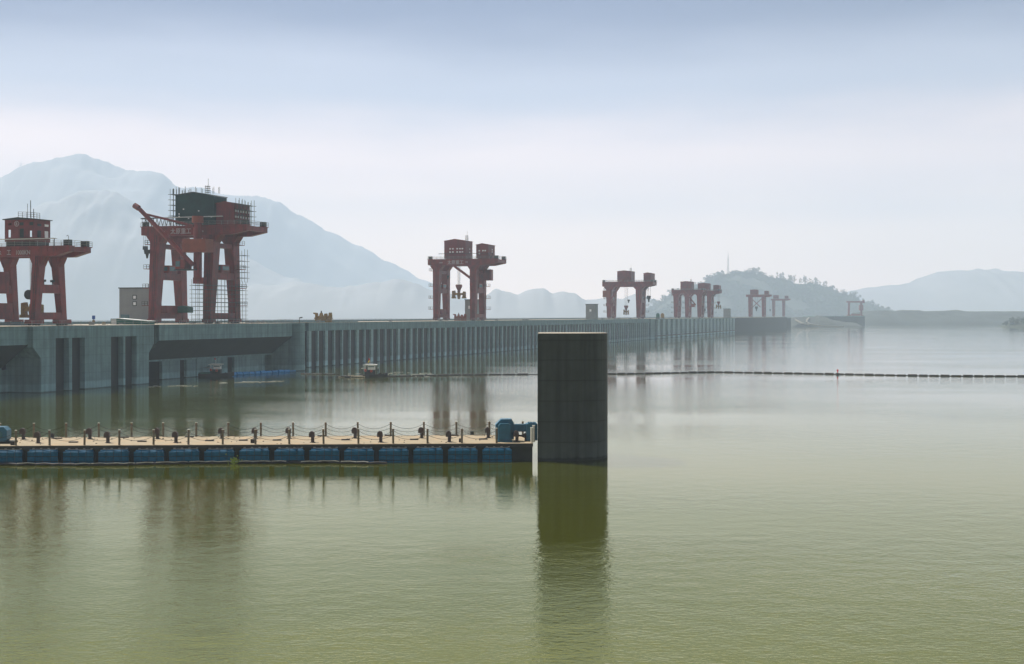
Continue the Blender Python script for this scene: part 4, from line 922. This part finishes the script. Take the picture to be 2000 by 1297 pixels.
# lock wall, far crane, pale ramps
def farbox(name, px0, px1, d0, d1, z1, m, label, cat):
    X0 = (px0-1000)/F*d0; X1 = (px1-1000)/F*d0; r = empty(name, ((X0+X1)/2, d0, 0), 0, label=label, cat=cat); w_ = (X1-X0)/2
    MB().box(-w_, w_, 0, d1-d0, -2, z1).build('wall', m, r); MB().box(-w_-.5, w_+.5, -1, d1-d0, z1, z1+1).build('coping', 'conc', r)
    for k in range(4): MB().box(-w_+(k+.3)*w_/2, -w_+(k+.45)*w_/2, -1.5, -.01, -2, z1-.2).build('fender_rib', 'conclow', r)
    return r
farbox('lock_wall', 1600, 1689, 2180, 2300, 15.2, 'conclow', 'hazy grey lock wall at the far end carrying a small red crane', 'wall')
farbox('approach_wall', 1500, 1545, 1900, 2000, 13, 'conclow', 'hazy stub of wall where the dam meets the hill', 'wall')
D9 = 2210; X9 = (1670-1000)/F*D9
r = empty('gantry_crane', (X9, D9, 16.2), 0, label='isolated small red portal crane on the far lock wall', cat='crane', group=RED)
for x in (-10.5, 10.5): 
    MB().taper((x, 0, 0), (2.6, 3), (x*.96, 0, 22), (3.4, 3)).build('leg', 'red', r)
    MB().box(x-2, x+2, -6, 6, 0, 1.2).build('bogie', 'red', r)
MB().prism([(-14, 22), (11.5, 22), (13.5, 21), (15.5, 21), (15.5, 26), (13, 26), (12, 24.5), (-14, 24.5)], -2, 2, 'y').build('main_girder', 'red', r); MB().box(7, 13, -3, 3, 9, 18).build('winch_house', 'red', r); MB().box(-6, 9, -1, 3, .2, 3.5).build('electrical_room', 'orange', r)
# pale ramp roads on the bank below the hill
def ramp_road(pts, w_, label, name='road'):
    mb = MB(); P = [wpt(px, d, z) for px, d, z in pts]
    for a_, b_ in zip(P, P[1:]):
        mb.hexa([a_+Vector((-w_, -w_*.4, -1.5)), b_+Vector((-w_, -w_*.4, -1.5)), b_+Vector((w_, w_*.4, -1.5)), a_+Vector((w_, w_*.4, -1.5)), a_+Vector((-w_, -w_*.4, 0)), b_+Vector((-w_, -w_*.4, 0)), b_+Vector((w_, w_*.4, 0)), a_+Vector((w_, w_*.4, 0))])
    o = mb.build(name, 'road'); tag(o, label, None, None, 'structure')
bank = ridge('shore_bank', [(1530, 622), (1560, 619), (1580, 620), (1595, 617.5), (1610, 618), (1625, 624), (1650, 629), (1680, 630)], 2060, 60, 'bank', 'pale earth bank with ramps at the end of the dam', .1, 60, seed=51, freq=.03)
ramp_road([(1549, 2050, 13.5), (1556, 2030, 10), (1566, 2010, 6), (1580, 1995, 4), (1600, 1990, 2.4), (1646, 1990, 1.2)], 1.6, 'pale ramp road curving down the bank to the water')
ramp_road([(1580, 2050, 14), (1576, 2020, 11), (1575, 2000, 8), (1582, 1990, 5), (1598, 1985, 3.0)], 1.3, 'second pale ramp road looping down the bank')
# ------------------------------------------------------------------ trees
def crown_mb(h, w, n, s_, seed, low=.25):
    random.seed(seed); mb = MB()
    cl = [(Vector((random.gauss(0, w*.28), random.gauss(0, w*.28), h*random.uniform(low, .95))), random.uniform(.18, .34)*w) for _ in range(9)]
    for i in range(n):
        c, rr = random.choice(cl); d = Vector((random.gauss(0, 1), random.gauss(0, 1), random.gauss(0, 1))).normalized()*rr*random.uniform(.5, 1.05)
        p = c+d; u_ = Vector((random.gauss(0, 1), random.gauss(0, 1), random.gauss(0, 1))).normalized(); v_ = u_.orthogonal().normalized()
        k = s_*random.uniform(.6, 1.3); mb.quad(p-u_*k, p-v_*k*.7, p+u_*k, p+v_*k*.7)
    return mb
def tree_proto(kind, label, h, w, n, s_, m, seed, low):
    r = empty(kind, (0, 0, -50)); tag(r, label, 'tree')
    crown_mb(h, w, n, s_, seed, low).build('crown', m, r)
    t = MB().tube((0, 0, -1.5), (w*.03, 0, h*.55), h*.022, 6, h*.012)
    for k in range(5): a_ = k*1.3; t.tube((w*.02, 0, h*(.3+.07*k)), (w*.3*math.cos(a_), w*.3*math.sin(a_), h*(.5+.08*k)), h*.01, 4, h*.004)
    t.build('trunk', 'trunk', r); return r
def hill_y(px, base=HILL):
    for (x0, y0), (x1, y1) in zip(base, base[1:]):
        if x0 <= px <= x1: return y0+(y1-y0)*(px-x0)/(x1-x0)
    return base[-1][1]
GB = 'bushy trees on the hill skyline'; GP = 'thin poplars on the hill ridge'
pb = [tree_proto('broadleaf_tree', 'dark bushy tree on the skyline of the wooded hill', 11, 11, 260, 1.0, 'leaf', 60+i, .25) for i in range(3)]
pp = [tree_proto('poplar_tree', 'thin pale tree standing on the right ridge of the wooded hill', 15, 4.2, 150, .7, 'leafp', 70+i, .3) for i in range(3)]
used = set()
def plant(protos, px, D, z, s_, group, label=None, sz=1.0):
    pr = random.choice(protos)
    o = pr if pr.name not in used else dup(pr)
    used.add(pr.name); o.location = wpt(px, D, z); o.scale = (s_, s_, s_*sz); o.rotation_euler = (0, 0, random.uniform(0, 6)); o['group'] = group
    if label: o['label'] = label
    return o
random.seed(17)
import bmesh
hv = hill.data
from mathutils.bvhtree import BVHTree
bv = BVHTree.FromPolygons([v.co.copy() for v in hv.vertices], [tuple(p.vertices) for p in hv.polygons])
def ground(x, y):
    h_ = bv.ray_cast(Vector((x, y, 500)), Vector((0, 0, -1))); return h_[0].z if h_[0] else 0
def plant_at(protos, px, D, s_, group, label=None, sz=1.0):
    p = wpt(px, D); z = ground(p.x, p.y); return plant(protos, px, D, z-.3, s_, group, label, sz)
for px in [1278, 1296, 1309, 1322, 1338, 1350, 1366, 1379, 1390, 1399, 1408, 1416, 1428, 1437, 1447, 1455, 1464, 1472, 1481, 1489, 1497, 1505]:
    plant_at(pb, px+random.uniform(-3, 3), HD+random.uniform(-35, 20), KH*random.uniform(.7, 1.25), GB, 'dark bushy tree on the rounded top of the wooded hill')
for i in range(46):
    px = random.choice([random.uniform(1512, 1552), random.uniform(1560, 1616)]); plant_at(pp, px, HD+random.uniform(-30, 30), KH*random.uniform(.55, 1.15), GP)
for px, s_ in ((1623, 1), (1634, .9), (1646, 1.1), (1655, 1.0), (1664, 1.3), (1672, 1.1), (1684, .9), (1694, 1.0), (1702, 1.2), (1712, .8), (1722, .8), (1733, .8)):
    plant_at(pb, px, HD-10, s_*KH, GB, 'dark bushy tree on the low right-hand slope of the wooded hill')
# woods covering the hillside, one mass
mb = MB(); random.seed(23)
for i in range(9500):
    px = random.uniform(1262, 1745); D = HD-random.uniform(5, 320); p = wpt(px, D); z = ground(p.x, p.y)
    if noise.noise(Vector((p.x*.008, D*.008, 3))) < -.28 or z < 6: continue
    rr = KH*random.uniform(1.5, 3.6)
    for k in range(3):
        c = Vector((p.x+random.gauss(0, rr*.5), p.y+random.gauss(0, rr*.5), z+random.uniform(.2, 1.2)*rr)); u_ = Vector((random.gauss(0, 1), random.gauss(0, 1)*.6, random.gauss(0, 1))).normalized(); v_ = u_.orthogonal().normalized()
        mb.quad(c-u_*rr*.6, c-v_*rr*.5, c+u_*rr*.6, c+v_*rr*.5)
tag(mb.build('hillside_woods', 'leaf'), 'scrub and woods covering the hillside', None, None, 'stuff')
# shrubby islet at the right edge
ridge('islet', [(1950, 640), (1962, 631), (1985, 627), (2010, 626), (2060, 627), (2120, 640)], 1950, 35, 'hill', 'low dark islet at the right edge of the lake', .05, 40, seed=61, freq=.03, base=-1)
pb2 = tree_proto('shore_shrub', 'dark rounded shrub on the islet at the right edge', 9, 11, 380, .8, 'leaf', 90, .05)
for i, (px, s_) in enumerate(((1966, .7), (1976, 1.25), (1985, 1.0), (1998, 1.2), (2012, 1.3), (2030, 1.2))):
    o = pb2 if i == 0 else dup(pb2); o.location = wpt(px, 1935, 3.0); o.scale = (s_,)*3; o['category'] = 'shrub'; o['group'] = 'shrubs on the islet'; o['label'] = ('leftmost and smallest', 'second from the left and tallest', 'third from the left', 'fourth from the left', 'fifth from the left', 'rightmost')[i]+' dark shrub on the islet at the right edge'
# lattice mast on the hilltop, pylons in the haze
def lattice(name, px, D, z0, h, w0, label, arms=0, cat='mast', group=None):
    r = empty(name, wpt(px, D, z0), 0, label=label, cat=cat, group=group); mb = MB(); n = 10
    rr = h*.006+.12
    for k in range(n):
        a_, b_ = k/n, (k+1)/n; wa, wb = w0*(1-a_*.85), w0*(1-b_*.85)
        for i, j in ((-1, -1), (1, -1), (1, 1), (-1, 1)): mb.tube((i*wa, j*wa, a_*h), (i*wb, j*wb, b_*h), rr, 4)
        mb.tube((-wa, -wa, a_*h), (wb, -wb, b_*h), rr*.6, 4); mb.tube((wa, -wa, a_*h), (-wb, -wb, b_*h), rr*.6, 4)
    mb.build('lattice_tower', 'steel', r); MB().tube((0, 0, h*.98), (0, 0, h*1.22), rr, 4).build('spire', 'steel', r)
    if arms: 
        mb = MB()
        for k in range(arms): z = h*(.72+.13*k); mb.bar((-w0*2.6, 0, z), (w0*2.6, 0, z), rr*2, rr*2)
        mb.build('cross_arm', 'steel', r)
    else: MB().tube((0, 0, h*.8), (0, 0, h*.82), w0*1.1, 8).tube((0, 0, h*.5), (0, 0, h*.515), w0*1.1, 8).build('platform', 'steel', r)
lattice('radio_mast', 1422, HD, 146, 63, 2.8, 'slender lattice radio mast on top of the wooded hill')
lattice('electricity_pylon', 41, 7580, 800, 84, 8, 'hazy electricity pylon on the left mountain ridge', 3, 'pylon', 'pylons in the haze')
# ------------------------------------------------------------------ haze
def haze():
    m = bpy.data.materials.new('haze_air'); m.use_nodes = True; t = m.node_tree
    for n in list(t.nodes): t.nodes.remove(n)
    out = t.nodes.new('ShaderNodeOutputMaterial'); v = t.nodes.new('ShaderNodeVolumePrincipled')
    v.inputs['Color'].default_value = (.645, .785, 1.0, 1); v.inputs['Density'].default_value = .00021; v.inputs['Anisotropy'].default_value = .05
    t.links.new(v.outputs[0], out.inputs['Volume'])
    o = MB().box(-7300, 7300, -500, 11600, -5, 960).build('haze', m); tag(o, 'pale blue haze over the lake', None, None, 'stuff')
haze()
